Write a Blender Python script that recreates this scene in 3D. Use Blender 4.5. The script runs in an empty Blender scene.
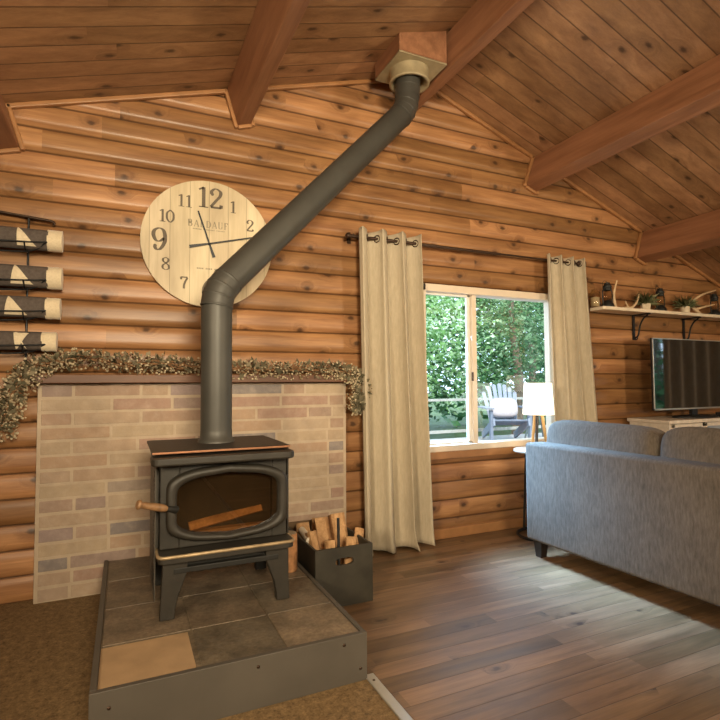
import bpy, math, random
from mathutils import Vector, Matrix, Euler
random.seed(7)
PI = math.pi
sc = bpy.context.scene
COL = sc.collection
ORIG = {}

# ------------------------------------------------------------------ helpers
class MB:
    """collects geometry in world coordinates, builds ONE mesh object"""
    def __init__(s): s.v = []; s.f = []; s.sm = []; s.c = []
    def add(s, vs, fs, smooth=False, col=None):
        o = len(s.v); s.v += [tuple(p) for p in vs]
        for f in fs:
            s.f.append(tuple(i + o for i in f)); s.sm.append(smooth); s.c.append(col)
        return s
    def bx(s, x0, x1, y0, y1, z0, z1, m=None, col=None):
        vs = [Vector((x, y, z)) for x in (x0, x1) for y in (y0, y1) for z in (z0, z1)]
        if m: vs = [m @ p for p in vs]
        return s.add(vs, [(0,1,3,2),(4,6,7,5),(0,4,5,1),(2,3,7,6),(0,2,6,4),(1,5,7,3)], False, col)
    def beam(s, a, b, w, d, up=(0,0,1)):
        a = Vector(a); b = Vector(b); t = (b-a).normalized(); u = Vector(up)
        r = t.cross(u).normalized(); u = r.cross(t)
        vs = [p + r*(i*w/2) + u*(j*d/2) for p in (a, b) for i in (-1,1) for j in (-1,1)]
        return s.add(vs, [(0,1,3,2),(4,6,7,5),(0,4,5,1),(2,3,7,6),(0,2,6,4),(1,5,7,3)])
    def tube(s, pts, r, seg=10, caps=True, smooth=True, closed=False):
        pts = [Vector(p) for p in pts]; n = len(pts)
        rs = r if isinstance(r, (list, tuple)) else [r]*n
        prev = None; rings = []
        for i in range(n):
            if closed: t = (pts[(i+1)%n]-pts[i-1])
            elif i == 0: t = pts[1]-pts[0]
            elif i == n-1: t = pts[-1]-pts[-2]
            else: t = (pts[i+1]-pts[i]).normalized()+(pts[i]-pts[i-1]).normalized()
            t.normalize()
            if prev is None:
                u = Vector((0,0,1)) if abs(t.z) < .9 else Vector((1,0,0))
                u = (u - t*u.dot(t)).normalized()
            else:
                u = (prev - t*prev.dot(t)).normalized()
            prev = u; w = t.cross(u)
            rings.append([pts[i] + (u*math.cos(2*PI*k/seg) + w*math.sin(2*PI*k/seg))*rs[i] for k in range(seg)])
        vs = [p for rg in rings for p in rg]; fs = []
        m = n if closed else n-1
        for i in range(m):
            j = (i+1) % n
            for k in range(seg):
                fs.append((i*seg+k, i*seg+(k+1)%seg, j*seg+(k+1)%seg, j*seg+k))
        s.add(vs, fs, smooth)
        if caps and not closed:
            s.add(rings[0], [tuple(range(seg))[::-1]]); s.add(rings[-1], [tuple(range(seg))])
        return s
    def lathe(s, prof, c, seg=24, smooth=True, m=None):
        vs = []; n = len(prof)
        for r, z in prof:
            for k in range(seg):
                p = Vector((r*math.cos(2*PI*k/seg), r*math.sin(2*PI*k/seg), z))
                if m: p = m @ p
                vs.append(p + Vector(c))
        fs = [(i*seg+k, i*seg+(k+1)%seg, (i+1)*seg+(k+1)%seg, (i+1)*seg+k) for i in range(n-1) for k in range(seg)]
        return s.add(vs, fs, smooth)
    def prism(s, poly, vec):
        n = len(poly); v = Vector(vec); a = [Vector(p) for p in poly]
        vs = a + [p+v for p in a]
        return s.add(vs, [tuple(range(n))[::-1], tuple(range(n, 2*n))] + [(i, (i+1)%n, n+(i+1)%n, n+i) for i in range(n)])
    def sph(s, c, r, seg=12, rings=8, sc3=(1,1,1), m=None):
        vs = []
        for i in range(rings+1):
            a = PI*i/rings
            for k in range(seg):
                b = 2*PI*k/seg
                p = Vector((math.sin(a)*math.cos(b)*r*sc3[0], math.sin(a)*math.sin(b)*r*sc3[1], math.cos(a)*r*sc3[2]))
                if m: p = m @ p
                vs.append(p+Vector(c))
        fs = [(i*seg+k, (i+1)*seg+k, (i+1)*seg+(k+1)%seg, i*seg+(k+1)%seg) for i in range(rings) for k in range(seg)]
        return s.add(vs, fs, True)
    def grid(s, fn, nu, nv, smooth=True):
        vs = [fn(i/nu, j/nv) for j in range(nv+1) for i in range(nu+1)]
        fs = [(j*(nu+1)+i, j*(nu+1)+i+1, (j+1)*(nu+1)+i+1, (j+1)*(nu+1)+i) for j in range(nv) for i in range(nu)]
        return s.add(vs, fs, smooth)
    def build(s, name, mat, parent=None, loc=None, bevel=0, seg=2, sub=0, solid=0, weld=False, kind=None, label=None, recalc=True):
        if parent is not None: o0 = Vector(ORIG[parent.name])
        elif loc is not None: o0 = Vector(loc)
        else:
            xs = [p[0] for p in s.v]; ys = [p[1] for p in s.v]; zs = [p[2] for p in s.v]
            o0 = Vector(((min(xs)+max(xs))/2, (min(ys)+max(ys))/2, min(zs)))
        me = bpy.data.meshes.new(name)
        me.from_pydata([(p[0]-o0.x, p[1]-o0.y, p[2]-o0.z) for p in s.v], [], s.f)
        me.polygons.foreach_set('use_smooth', s.sm)
        if any(c is not None for c in s.c):
            at = me.color_attributes.new('col', 'FLOAT_COLOR', 'CORNER')
            for p in me.polygons:
                c = s.c[p.index] or (.5,.5,.5)
                for li in p.loop_indices: at.data[li].color = (*c, 1)
        me.materials.append(mat)
        import bmesh
        bm = bmesh.new(); bm.from_mesh(me)
        if weld: bmesh.ops.remove_doubles(bm, verts=bm.verts, dist=1e-5)
        if recalc: bmesh.ops.recalc_face_normals(bm, faces=bm.faces)
        bm.to_mesh(me); bm.free()
        o = bpy.data.objects.new(name, me); COL.objects.link(o)
        if parent is not None:
            o.parent = parent
        else:
            o.location = o0
        ORIG[o.name] = tuple(o0)
        if solid:
            md = o.modifiers.new('solid', 'SOLIDIFY'); md.thickness = solid; md.offset = 0
        if bevel:
            md = o.modifiers.new('bevel', 'BEVEL'); md.width = bevel; md.segments = seg; md.limit_method = 'ANGLE'; md.angle_limit = .6
            if seg > 2: me.polygons.foreach_set('use_smooth', [True]*len(me.polygons))
        if sub:
            md = o.modifiers.new('sub', 'SUBSURF'); md.levels = sub; md.render_levels = sub
        if kind: o['kind'] = kind
        if label: o['label'] = label
        return o

def thing(name, label, cat, loc, group=None):
    o = bpy.data.objects.new(name, None); COL.objects.link(o)
    o.location = loc; o.empty_display_size = .1
    o['label'] = label; o['category'] = cat
    if group: o['group'] = group
    ORIG[o.name] = tuple(loc)
    return o
def tag(o, label, cat, group=None):
    o['label'] = label; o['category'] = cat
    if group: o['group'] = group
    return o
def struct(o, label=None):
    o['kind'] = 'structure'
    if label: o['label'] = label
    return o
def dup(root, loc, label, rotz=None):
    r = root.copy(); COL.objects.link(r); r.location = loc; r['label'] = label
    if rotz is not None: r.rotation_euler = (0, 0, rotz)
    for ch in list(root.children):
        c = ch.copy(); COL.objects.link(c); c.parent = r
        for g in ch.children:
            d = g.copy(); COL.objects.link(d); d.parent = c
    return r
def bez(p, n=12):
    """Catmull-Rom through points"""
    p = [Vector(q) for q in p]; out = []
    for i in range(len(p)-1):
        a = p[i-1] if i else p[0]*2-p[1]; b = p[i]; c = p[i+1]; d = p[i+2] if i+2 < len(p) else c*2-b
        for k in range(n):
            t = k/n
            out.append(.5*((2*b)+(c-a)*t+(2*a-5*b+4*c-d)*t*t+(3*b-a-3*c+d)*t**3))
    out.append(p[-1]); return out

# ------------------------------------------------------------------ materials
class NT:
    def __init__(s, name):
        s.m = bpy.data.materials.new(name); s.m.use_nodes = True; s.t = s.m.node_tree; s.t.nodes.clear()
        s.out = s.n('ShaderNodeOutputMaterial')
    def n(s, typ, **kw):
        x = s.t.nodes.new(typ)
        for k, v in kw.items(): setattr(x, k, v)
        return x
    def l(s, a, b): s.t.links.new(a, b)
    def put(s, inp, v):
        if hasattr(v, 'is_linked') or hasattr(v, 'links'): s.l(v, inp)
        else: inp.default_value = v
    def math(s, op, a, b=0.0, c=None):
        x = s.n('ShaderNodeMath', operation=op); s.put(x.inputs[0], a); s.put(x.inputs[1], b)
        if c is not None: s.put(x.inputs[2], c)
        return x.outputs[0]
    def comb(s, a, b, c):
        x = s.n('ShaderNodeCombineXYZ')
        for i, v in enumerate((a, b, c)): s.put(x.inputs[i], v)
        return x.outputs[0]
    def obj(s):
        return s.n('ShaderNodeTexCoord').outputs['Object']
    def sep(s, v):
        x = s.n('ShaderNodeSeparateXYZ'); s.l(v, x.inputs[0]); return x.outputs
    def noise(s, v, scale, detail=3, rough=.55, dist=0):
        x = s.n('ShaderNodeTexNoise'); s.l(v, x.inputs['Vector']); x.inputs['Scale'].default_value = scale
        x.inputs['Detail'].default_value = detail; x.inputs['Roughness'].default_value = rough; x.inputs['Distortion'].default_value = dist
        return x.outputs['Fac']
    def ramp(s, f, stops):
        x = s.n('ShaderNodeValToRGB'); s.l(f, x.inputs[0]); e = x.color_ramp.elements
        while len(e) < len(stops): e.new(.5)
        for i, (p, c) in enumerate(stops):
            e[i].position = p; e[i].color = (*c, 1) if len(c) == 3 else c
        return x.outputs[0]
    def mix(s, f, a, b, mode='MIX'):
        x = s.n('ShaderNodeMix', data_type='RGBA', blend_type=mode)
        s.put(x.inputs[0], f)
        for i, v in ((6, a), (7, b)):
            s.put(x.inputs[i], (*v, 1) if isinstance(v, tuple) and len(v) == 3 else v)
        return x.outputs[2]
    def smooth(s, v, a, b):
        x = s.n('ShaderNodeMapRange', interpolation_type='SMOOTHSTEP'); s.l(v, x.inputs[0])
        x.inputs[1].default_value = a; x.inputs[2].default_value = b
        return x.outputs[0]
    def bump(s, h, st=.3, d=.01):
        x = s.n('ShaderNodeBump'); s.l(h, x.inputs['Height']); x.inputs['Strength'].default_value = st; x.inputs['Distance'].default_value = d
        return x.outputs[0]
    def bsdf(s, col, rough=.5, metal=0, normal=None, **kw):
        b = s.n('ShaderNodeBsdfPrincipled')
        s.put(b.inputs['Base Color'], (*col, 1) if isinstance(col, tuple) and len(col) == 3 else col)
        s.put(b.inputs['Roughness'], rough); b.inputs['Metallic'].default_value = metal
        if normal is not None: s.l(normal, b.inputs['Normal'])
        for k, v in kw.items(): s.put(b.inputs[k.replace('_', ' ')], v)
        s.l(b.outputs[0], s.out.inputs[0]); return b

def plain(name, col, rough=.5, metal=0, var=.12, scale=12, bump=0, bscale=80, **kw):
    t = NT(name); o = t.obj(); f = t.noise(o, scale, 4)
    c = t.ramp(f, [(.3, tuple(x*(1-var) for x in col)), (.7, tuple(min(1, x*(1+var)) for x in col))])
    nr = t.bump(t.noise(o, bscale, 3), bump, .004) if bump else None
    t.bsdf(c, rough, metal, nr, **kw); return t.m

def wood(name, dark, light, la, pa, w=None, blen=2.4, rough=.45, tone=.22, knots=.55, groove=.35, grain=22, knotcol=(.05,.022,.01), gw=.004, kcell=.2, rvar=.0, bstr=.25):
    """la / pa: index of the axis along / across the boards"""
    t = NT(name); S = t.sep(t.obj()); l = S[la]; p = S[pa]; q = S[3-la-pa]
    if w:
        u = t.math('DIVIDE', p, w); pid = t.math('FLOOR', u)
        wn = t.n('ShaderNodeTexWhiteNoise', noise_dimensions='1D'); t.l(pid, wn.inputs['W'])
        sid = t.math('FLOOR', t.math('ADD', t.math('DIVIDE', l, blen), t.math('MULTIPLY', wn.outputs[0], 7.3)))
        w2 = t.n('ShaderNodeTexWhiteNoise', noise_dimensions='2D'); t.l(t.comb(pid, sid, 0.0), w2.inputs['Vector'])
        rnd = w2.outputs[0]
    else:
        u = t.math('DIVIDE', p, .14); rnd = t.math('MULTIPLY', 1.0, .5)
    # knots
    vo = t.n('ShaderNodeTexVoronoi', voronoi_dimensions='2D'); vo.inputs['Scale'].default_value = 1
    t.l(t.comb(t.math('ADD', t.math('DIVIDE', l, kcell), t.math('MULTIPLY', rnd, 17.0)), u, 0.0), vo.inputs['Vector'])
    d = t.math('ADD', vo.outputs['Distance'], t.math('MULTIPLY', t.math('SUBTRACT', t.noise(t.comb(t.math('MULTIPLY', l, 30.0), t.math('MULTIPLY', p, 60.0), rnd), 1.0, 3), .5), .16)); vr = t.sep(vo.outputs['Color'])[0]
    keep = t.math('LESS_THAN', vr, knots)
    kn = t.math('MULTIPLY', t.math('SUBTRACT', 1.0, t.smooth(d, .04, .17)), keep)
    halo = t.math('MULTIPLY', t.math('SUBTRACT', 1.0, t.smooth(d, .1, .5)), keep)
    g = t.comb(t.math('ADD', t.math('MULTIPLY', l, 1.3), t.math('MULTIPLY', rnd, 41.0)),
               t.math('ADD', t.math('MULTIPLY', p, grain), t.math('ADD', t.math('MULTIPLY', rnd, 13.0), t.math('MULTIPLY', halo, 1.6))), t.math('MULTIPLY', q, grain))
    gn = t.noise(g, 1.0, 5, .6, .5)
    fine = t.noise(t.comb(t.math('MULTIPLY', l, 6.0), t.math('MULTIPLY', p, 160.0), t.math('MULTIPLY', q, 160.0)), 1.0, 2)
    f = t.math('ADD', t.math('MULTIPLY', gn, .8), t.math('MULTIPLY', fine, .2))
    c = t.ramp(f, [(.3, dark), (.68, light)])
    tn = t.math('ADD', 1-tone, t.math('MULTIPLY', rnd, 2*tone))
    c = t.mix(1.0, c, t.comb(tn, tn, t.math('MULTIPLY', tn, t.math('ADD', .7, t.math('MULTIPLY', tn, .3)))), 'MULTIPLY')
    c = t.mix(t.math('MULTIPLY', halo, .35), c, tuple(x*.6 for x in dark))
    blotch = t.noise(t.comb(t.math('MULTIPLY', l, 1.1), t.math('MULTIPLY', p, 5.0), t.math('MULTIPLY', q, 5.0)), 1.0, 4, .6)
    c = t.mix(1.0, c, t.ramp(blotch, [(.3, (.68,.64,.6)), (.62, (1.08,1.08,1.08))]), 'MULTIPLY')
    c = t.mix(t.math('MULTIPLY', kn, .85), c, knotcol)
    h = f
    if w and groove:
        fr = t.math('FRACT', u); e = t.math('MULTIPLY', t.math('MINIMUM', fr, t.math('SUBTRACT', 1.0, fr)), w)
        gm = t.smooth(e, gw*.25, gw)
        c = t.mix(t.math('MULTIPLY', t.math('SUBTRACT', 1.0, gm), 1-groove), c, tuple(x*.25 for x in dark))
        h = t.math('ADD', t.math('MULTIPLY', f, .15), gm)
    r = t.math('ADD', rough-.06, t.math('MULTIPLY', gn, .12))
    t.bsdf(c, r, 0, t.bump(h, bstr, .006)); return t.m

def emit(name, col, st):
    t = NT(name); e = t.n('ShaderNodeEmission'); e.inputs[0].default_value = (*col, 1); e.inputs[1].default_value = st
    t.l(e.outputs[0], t.out.inputs[0]); return t.m

M = {}
M['siding'] = wood('siding_pine', (.215,.092,.036), (.455,.235,.098), 0, 2, .14, 2.6, .4, .24, .34, .25, 18, gw=.009)
M['siding_side'] = wood('siding_pine_side', (.26,.12,.045), (.46,.25,.1), 1, 2, .14, 2.2, .42, .24, .5, .3, 18)
M['ceil'] = wood('ceiling_plank', (.26,.13,.062), (.46,.26,.13), 0, 1, .142, 3.4, .5, .16, .3, .2, 16, gw=.006, kcell=.24)
M['beam'] = wood('beam_fir', (.23,.098,.048), (.37,.175,.09), 1, 0, None, 3, .5, 0, .0, 0, 20)
M['trim'] = plain('pine_moulding', (.36,.17,.065), .45)
M['floor'] = wood('floor_plank', (.105,.06,.028), (.285,.17,.085), 0, 1, .1, 1.0, .42, .26, .06, .5, 14, gw=.003, bstr=.18)
M['mantel'] = wood('mantel_wood', (.09,.035,.016), (.17,.075,.035), 0, 2, None, 2, .5, 0, .2, 0, 24)
M['log_inner'] = wood('split_log', (.3,.15,.06), (.58,.35,.17), 1, 2, None, 2, .8, 0, .1, 0, 30)
M['bark'] = plain('log_bark', (.25,.13,.06), .9, 0, .4, 30, .6, 40)
M['lampwood'] = plain('lamp_leg_oak', (.62,.38,.15), .4, 0, .15)
M['console'] = plain('console_whitewash', (.62,.54,.45), .5, 0, .12, 20)
M['shelfwood'] = plain('shelf_pale_wood', (.78,.66,.5), .5, 0, .1, 14)
M['cast'] = plain('cast_iron', (.026,.022,.0165), .5, .1, .2, 25, .15, 160)
M['shield'] = plain('heat_shield', (.07,.06,.047), .5, .2, .15, 9)
M['cast_dark'] = plain('cast_iron_dark', (.013,.012,.01), .6, .2, .2)
M['pipe'] = plain('stove_pipe_black', (.058,.055,.047), .48, .2, .14, 6, .05, 30)
M['brass'] = plain('worn_brass', (.42,.31,.18), .5, .5, .25, 20)
M['copper'] = plain('copper_edge', (.42,.2,.11), .35, .7, .15)
M['handlewood'] = plain('turned_handle', (.24,.13,.06), .4, 0, .3, 40)
M['black'] = plain('black_metal', (.018,.018,.019), .4, .3)
M['blackwood'] = plain('espresso_wood', (.018,.014,.012), .35)
M['rodm'] = plain('bronze_rod', (.06,.035,.022), .4, .6)
M['painted'] = plain('hearth_grey_paint', (.084,.072,.058), .55, 0, .1, 5)
M['ply'] = plain('bare_board', (.4,.265,.145), .75, 0, .12, 9, .2, 60)
M['steel'] = plain('aluminium_strip', (.6,.6,.58), .3, .85, .05)
M['white'] = plain('vinyl_almond', (.72,.6,.47), .4, 0, .03)
M['sash'] = plain('vinyl_white_sash', (.8,.76,.7), .4, 0, .03)
M['clockface'] = wood('clock_face', (.52,.42,.26), (.66,.55,.37), 2, 0, .118, 9, .5, .08, .0, .5, 16, gw=.003)
M['ink'] = plain('clock_ink', (.13,.1,.07), .7)
M['inkpale'] = plain('clock_ink_pale', (.27,.23,.16), .7)
M['ceramic'] = plain('cream_pot', (.72,.6,.42), .5)
M['antler'] = plain('antler_bone', (.66,.48,.29), .55, 0, .2, 18)
M['lantern'] = plain('lantern_black', (.03,.032,.03), .4, .5)
M['tvframe'] = plain('tv_silver_bezel', (.55,.54,.5), .3, .7)
M['thimble'] = plain('thimble_beige', (.38,.31,.19), .5, .1, .2, 9)
M['crate'] = plain('crate_black_stain', (.03,.026,.018), .55, 0, .35, 8)
M['crate_in'] = plain('crate_inside', (.16,.095,.045), .7, 0, .3, 10)
M['paper'] = plain('kindling_paper', (.7,.62,.5), .8)
M['deck'] = wood('deck_board', (.3,.3,.3), (.4,.4,.4), 0, 1, .14, 3, .6, .08, .05, .6, 8)
M['chairgrey'] = plain('adirondack_paint', (.14,.17,.22), .5)
M['pillow'] = plain('pillow_white', (.36,.33,.33), .8, 0, .08, 30)
M['tealmetal'] = plain('patio_teal_grey', (.08,.12,.13), .5)
M['railpaint'] = plain('deck_rail_paint', (.3,.3,.26), .6)
M['trunk'] = plain('tree_bark', (.12,.09,.06), .9, 0, .3, 10)
M['grass'] = plain('ground_green', (.04,.08,.02), .95, 0, .4, 3)

def m_carpet():
    t = NT('carpet_brown'); o = t.obj()
    f = t.math('ADD', t.math('MULTIPLY', t.noise(o, 34, 5, .75), .6), t.math('MULTIPLY', t.noise(o, 110, 3, .7), .4))
    c = t.ramp(f, [(.38, (.1,.06,.024)), (.5, (.2,.125,.053)), (.62, (.31,.2,.09))])
    t.bsdf(c, .95, 0, t.bump(t.noise(o, 260, 2), .5, .006)); return t.m
M['carpet'] = m_carpet()
def m_brick():
    t = NT('whitewashed_brick'); o = t.obj()
    a = t.mix(1.0, t.n('ShaderNodeVertexColor', layer_name='col').outputs[0], (.9,.87,.86), 'MULTIPLY')
    f = t.noise(o, 26, 5, .65)
    w = t.ramp(f, [(.45, (0,0,0)), (.75, (.35,.35,.35))])
    c = t.mix(w, a, (.55,.455,.36))
    c = t.mix(.4, c, t.ramp(t.noise(o, 14, 4), [(.3, (.6,.56,.55)), (.7, (1.05,1.02,1))]), 'MULTIPLY')
    t.bsdf(c, .85, 0, t.bump(t.noise(o, 120, 4), .4, .004)); return t.m
M['brick'] = m_brick()
def m_attr(name, rough, nz=12, amt=.3):
    t = NT(name); o = t.obj(); a = t.n('ShaderNodeVertexColor', layer_name='col').outputs[0]
    c = t.mix(.75, a, t.ramp(t.noise(o, 7, 6, .7), [(.33, (.35,.32,.28)), (.66, (1.35,1.25,1.1))]), 'MULTIPLY')
    c = t.mix(.5, c, t.ramp(t.noise(o, 60, 3, .7), [(.35, (.4,.36,.3)), (.65, (1,1,1))]), 'MULTIPLY')
    t.bsdf(c, rough, 0, t.bump(t.noise(o, 45, 5), .3, .006)); return t.m
M['slate'] = m_attr('slate_tile', .5)
def m_fabric(name, c0, c1, sx, sy, sz, rough=.9, bs=.3, sheen=.3):
    t = NT(name); o = t.obj(); mp = t.n('ShaderNodeMapping'); t.l(o, mp.inputs[0]); mp.inputs['Scale'].default_value = (sx, sy, sz)
    f = t.noise(mp.outputs[0], 1, 4, .65)
    f2 = t.noise(o, 5, 3)
    c = t.ramp(t.math('ADD', t.math('MULTIPLY', f, .75), t.math('MULTIPLY', f2, .25)), [(.3, c0), (.7, c1)])
    t.bsdf(c, rough, 0, t.bump(f, bs, .003), Sheen_Weight=sheen); return t.m
M['sofa'] = m_fabric('sofa_velvet', (.064,.05,.037), (.15,.12,.093), 90, 90, 20, .95, .35, 0.0)
M['curtain'] = m_fabric('curtain_linen', (.43,.36,.255), (.55,.47,.345), 60, 60, 14, .9, .15, .0)
def m_towel(name):
    t = NT(name); S = t.sep(t.obj())
    # dark brown towel with large pale triangular motifs
    br = t.noise(t.obj(), 60, 2)
    c = t.ramp(br, [(.3, (.085,.065,.055)), (.7, (.125,.1,.085))])
    t.bsdf(c, .95, 0, t.bump(br, .5, .004)); return t.m
M['towel'] = m_towel('towel_brown')
M['towelcream'] = m_fabric('towel_cream', (.62,.5,.33), (.78,.66,.47), 90, 90, 90, .95, .5)
def m_leaf(name, cs, rough=.6, trans=.5):
    t = NT(name); g = t.n('ShaderNodeNewGeometry')
    c = t.ramp(g.outputs['Random Per Island'], cs)
    d = t.n('ShaderNodeBsdfDiffuse'); t.l(c, d.inputs[0])
    r = t.n('ShaderNodeBsdfTranslucent'); t.l(c, r.inputs[0])
    x = t.n('ShaderNodeMixShader'); x.inputs[0].default_value = trans
    t.l(d.outputs[0], x.inputs[1]); t.l(r.outputs[0], x.inputs[2]); t.l(x.outputs[0], t.out.inputs[0]); return t.m
M['leaf'] = m_leaf('tree_leaf', [(0, (.09,.21,.06)), (.4, (.24,.44,.16)), (.75, (.46,.66,.36)), (1, (.9,.95,.85))])
M['leafdark'] = m_leaf('hedge_leaf', [(0, (.025,.09,.04)), (.6, (.09,.21,.09)), (1, (.3,.44,.26))])
M['plant'] = m_leaf('succulent_leaf', [(0, (.13,.17,.08)), (.6, (.27,.29,.15)), (1, (.45,.44,.27))], .6, .2)
M['berry'] = m_leaf('garland_berry', [(0, (.2,.15,.085)), (.5, (.42,.33,.21)), (1, (.68,.57,.4))], .6, .1)
M['gleaf'] = m_leaf('garland_leaf', [(0, (.1,.09,.055)), (.5, (.19,.17,.11)), (1, (.32,.27,.18))], .6, .2)
def m_glass(name, refl=1.0, tint=(1,1,1)):
    t = NT(name); tr = t.n('ShaderNodeBsdfTransparent'); tr.inputs[0].default_value = (*tint, 1)
    gl = t.n('ShaderNodeBsdfGlossy'); gl.inputs['Roughness'].default_value = .0
    lw = t.n('ShaderNodeLayerWeight'); lw.inputs[0].default_value = .5
    f5 = t.math('ADD', .05, t.math('MULTIPLY', .9, t.math('POWER', lw.outputs['Facing'], 4.0)))
    x = t.n('ShaderNodeMixShader'); t.l(t.math('MULTIPLY', f5, refl), x.inputs[0])
    t.l(tr.outputs[0], x.inputs[1]); t.l(gl.outputs[0], x.inputs[2]); t.l(x.outputs[0], t.out.inputs[0]); return t.m
M['glass'] = m_glass('window_glass', 2.2)
M['stoveglass'] = m_glass('stove_glass', 2.6, (.6,.48,.34))
def m_screen():
    t = NT('tv_screen_glass'); t.bsdf((.004,.006,.007), .04, 0, None, IOR=3.2); return t.m
M['screen'] = m_screen()
def m_shade():
    t = NT('lamp_shade_linen'); d = t.n('ShaderNodeBsdfDiffuse'); d.inputs[0].default_value = (.85,.8,.7,1)
    e = t.n('ShaderNodeEmission'); e.inputs[0].default_value = (1,.86,.66,1); e.inputs[1].default_value = 1.7
    x = t.n('ShaderNodeAddShader'); t.l(d.outputs[0], x.inputs[0]); t.l(e.outputs[0], x.inputs[1]); t.l(x.outputs[0], t.out.inputs[0]); return t.m
M['shade'] = m_shade()

# ------------------------------------------------------------------ room shell
APX, APZ, SL, SR = 2.04, 3.567, .306, .366
XL, XR, YB, YW = -3.2, 6.4, -2.8, 3.4
def ceil_z(x): return APZ + SL*(x-APX) if x < APX else APZ - SR*(x-APX)
WX0, WX1, WZ0, WZ1 = 2.05, 3.42, .672, 1.935          # window opening
H = .14
def gable(name, y, sgn, opening=None):
    mb = MB(); k = 0
    zs = set()
    nsub = 6
    top = APZ
    n = int(top/H)+1
    for k in range(n):
        for j in range(nsub+1):
            zs.add((k, k*H + H*j/nsub))
    def prof(k, z):
        u = (z-k*H)/H
        u = min(max(u, 0), 1)
        return .021*(1-abs(2*u-1)**5) * (1-.35*u)
    for k in range(n):
        cuts = [k*H + H*j/nsub for j in range(nsub+1)]
        if opening:
            cuts += [z for z in opening[2:] if k*H < z < (k+1)*H]
        cuts = sorted(set(cuts))
        for z0, z1 in zip(cuts, cuts[1:]):
            if z0 >= top: continue
            z1 = min(z1, top)
            def rng(z):
                a = max(XL, APX-(APZ-z)/SL); b = min(XR, APX+(APZ-z)/SR); return a, b
            a0, b0 = rng(z0); a1, b1 = rng(z1)
            spans = [((a0, b0), (a1, b1))]
            if opening and z0 >= opening[2]-1e-6 and z1 <= opening[3]+1e-6:
                spans = [((a0, opening[0]), (a1, opening[0])), ((opening[1], b0), (opening[1], b1))]
            d0, d1 = prof(k, z0), prof(k, z1)
            for (p0, q0), (p1, q1) in spans:
                mb.add([(p0, y-sgn*d0, z0), (q0, y-sgn*d0, z0), (q1, y-sgn*d1, z1), (p1, y-sgn*d1, z1)], [(0,1,2,3)], True)
    return mb
wall_far = struct(gable('wall_far', YW, 1, (WX0, WX1, WZ0, WZ1)).build('wall_far', M['siding'], loc=(0,0,0), recalc=False), 'knotty pine half log siding wall with the window')
# merge inside a course so that each log shades round, keep course edges sharp
import bmesh
bm = bmesh.new(); bm.from_mesh(wall_far.data); bmesh.ops.remove_doubles(bm, verts=bm.verts, dist=1e-5)
for e in bm.edges:
    zz = [v.co.z for v in e.verts]
    if abs(zz[0]-zz[1]) < 1e-6 and abs(zz[0]/H-round(zz[0]/H)) < 1e-4: e.smooth = False
bm.to_mesh(wall_far.data); bm.free()
struct(gable('wall_near', YB, -1).build('wall_near', M['siding'], loc=(0,0,0), recalc=False))
struct(MB().bx(XL-.1, XL, YB, YW, 0, ceil_z(XL)+.02).build('wall_left', M['siding_side'], loc=(0,0,0)))
W2Y0, W2Y1, W2Z0, W2Z1 = .35, 1.84, .7, 1.9
mb = MB()
mb.bx(XR, XR+.1, YB, W2Y0, 0, ceil_z(XR)+.02).bx(XR, XR+.1, W2Y1, YW, 0, ceil_z(XR)+.02)
mb.bx(XR, XR+.1, W2Y0, W2Y1, 0, W2Z0).bx(XR, XR+.1, W2Y0, W2Y1, W2Z1, ceil_z(XR)+.02)
struct(mb.build('wall_right', M['siding_side'], loc=(0,0,0)))
mb = MB(); T = .08
mb.prism([(XL-.1, YB, ceil_z(XL-.1)), (APX, YB, APZ), (APX, YB, APZ+T), (XL-.1, YB, ceil_z(XL-.1)+T)], (0, YW-YB, 0))
struct(mb.build('ceiling', M['ceil'], loc=(0,0,0)), 'left slope of the knotty pine plank ceiling')
mb = MB()
mb.prism([(APX, YB, APZ), (XR+.1, YB, ceil_z(XR+.1)), (XR+.1, YB, ceil_z(XR+.1)+T), (APX, YB, APZ+T)], (0, YW-YB, 0))
struct(mb.build('ceiling', M['ceil'], loc=(0,0,0)), 'right slope of the knotty pine plank ceiling')
struct(MB().bx(.92, XR, YB, YW, -.05, 0).build('floor', M['floor'], loc=(0,0,0)), 'brown plank floor')
struct(MB().bx(XL, .92, YB, YW, -.05, 0.0).build('floor', M['carpet'], loc=(0,0,0)), 'mottled golden brown carpet left of the metal strip')
mb = MB(); mb.bx(.898, .94, YB, 1.95, 0, .006)
strip = struct(mb.build('trim_1', M['steel'], loc=(0,0,0), bevel=.003), 'silver metal transition strip between carpet and plank floor')
mb = MB()
for i in range(14):
    mb.lathe([(0,.0085),(.005,.008),(.006,.006)], (.919, 1.9-.3*i, 0), 8)
mb.build('screw', M['rodm'], strip, label='dark screws along the strip')
struct(MB().bx(1.43, XR, 3.355, 3.4, 0, .075).build('baseboard_far', M['trim'], loc=(0,0,0), bevel=.006))

# beams (square to the roof slope)
def beam(name, xt, depth, width, side, label, y0=YB, y1=YW):
    s = SL if side < 0 else -SR
    t = Vector((1, 0, s)).normalized(); nn = Vector((s, 0, -1)).normalized()
    if side == 0: t = Vector((1,0,0)); nn = Vector((0,0,-1))
    p = Vector((xt, 0, ceil_z(xt) if side else APZ-.01))
    poly = [p, p+t*width, p+t*width+nn*depth, p+nn*depth]
    mb = MB().prism([(q.x, y0, q.z) for q in poly], (0, y1-y0, 0))
    c = (poly[0]+poly[2])/2
    o = struct(mb.build(name, M['beam'], loc=(c.x, 0, c.z), bevel=.008), label)
    return poly
b1 = beam('ceiling_beam', -.73, .245, .11, -1, 'dark red ceiling beam at the far left edge')
b2 = beam('ceiling_beam', .585, .24, .095, -1, 'ceiling beam above the round clock')
b3 = beam('ceiling_beam', 1.945, .265, .09, 0, 'ridge beam along the peak beside the chimney box')
b4 = beam('ceiling_beam', 3.205, .285, .12, 1, 'ceiling beam on the right slope above the window')
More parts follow.
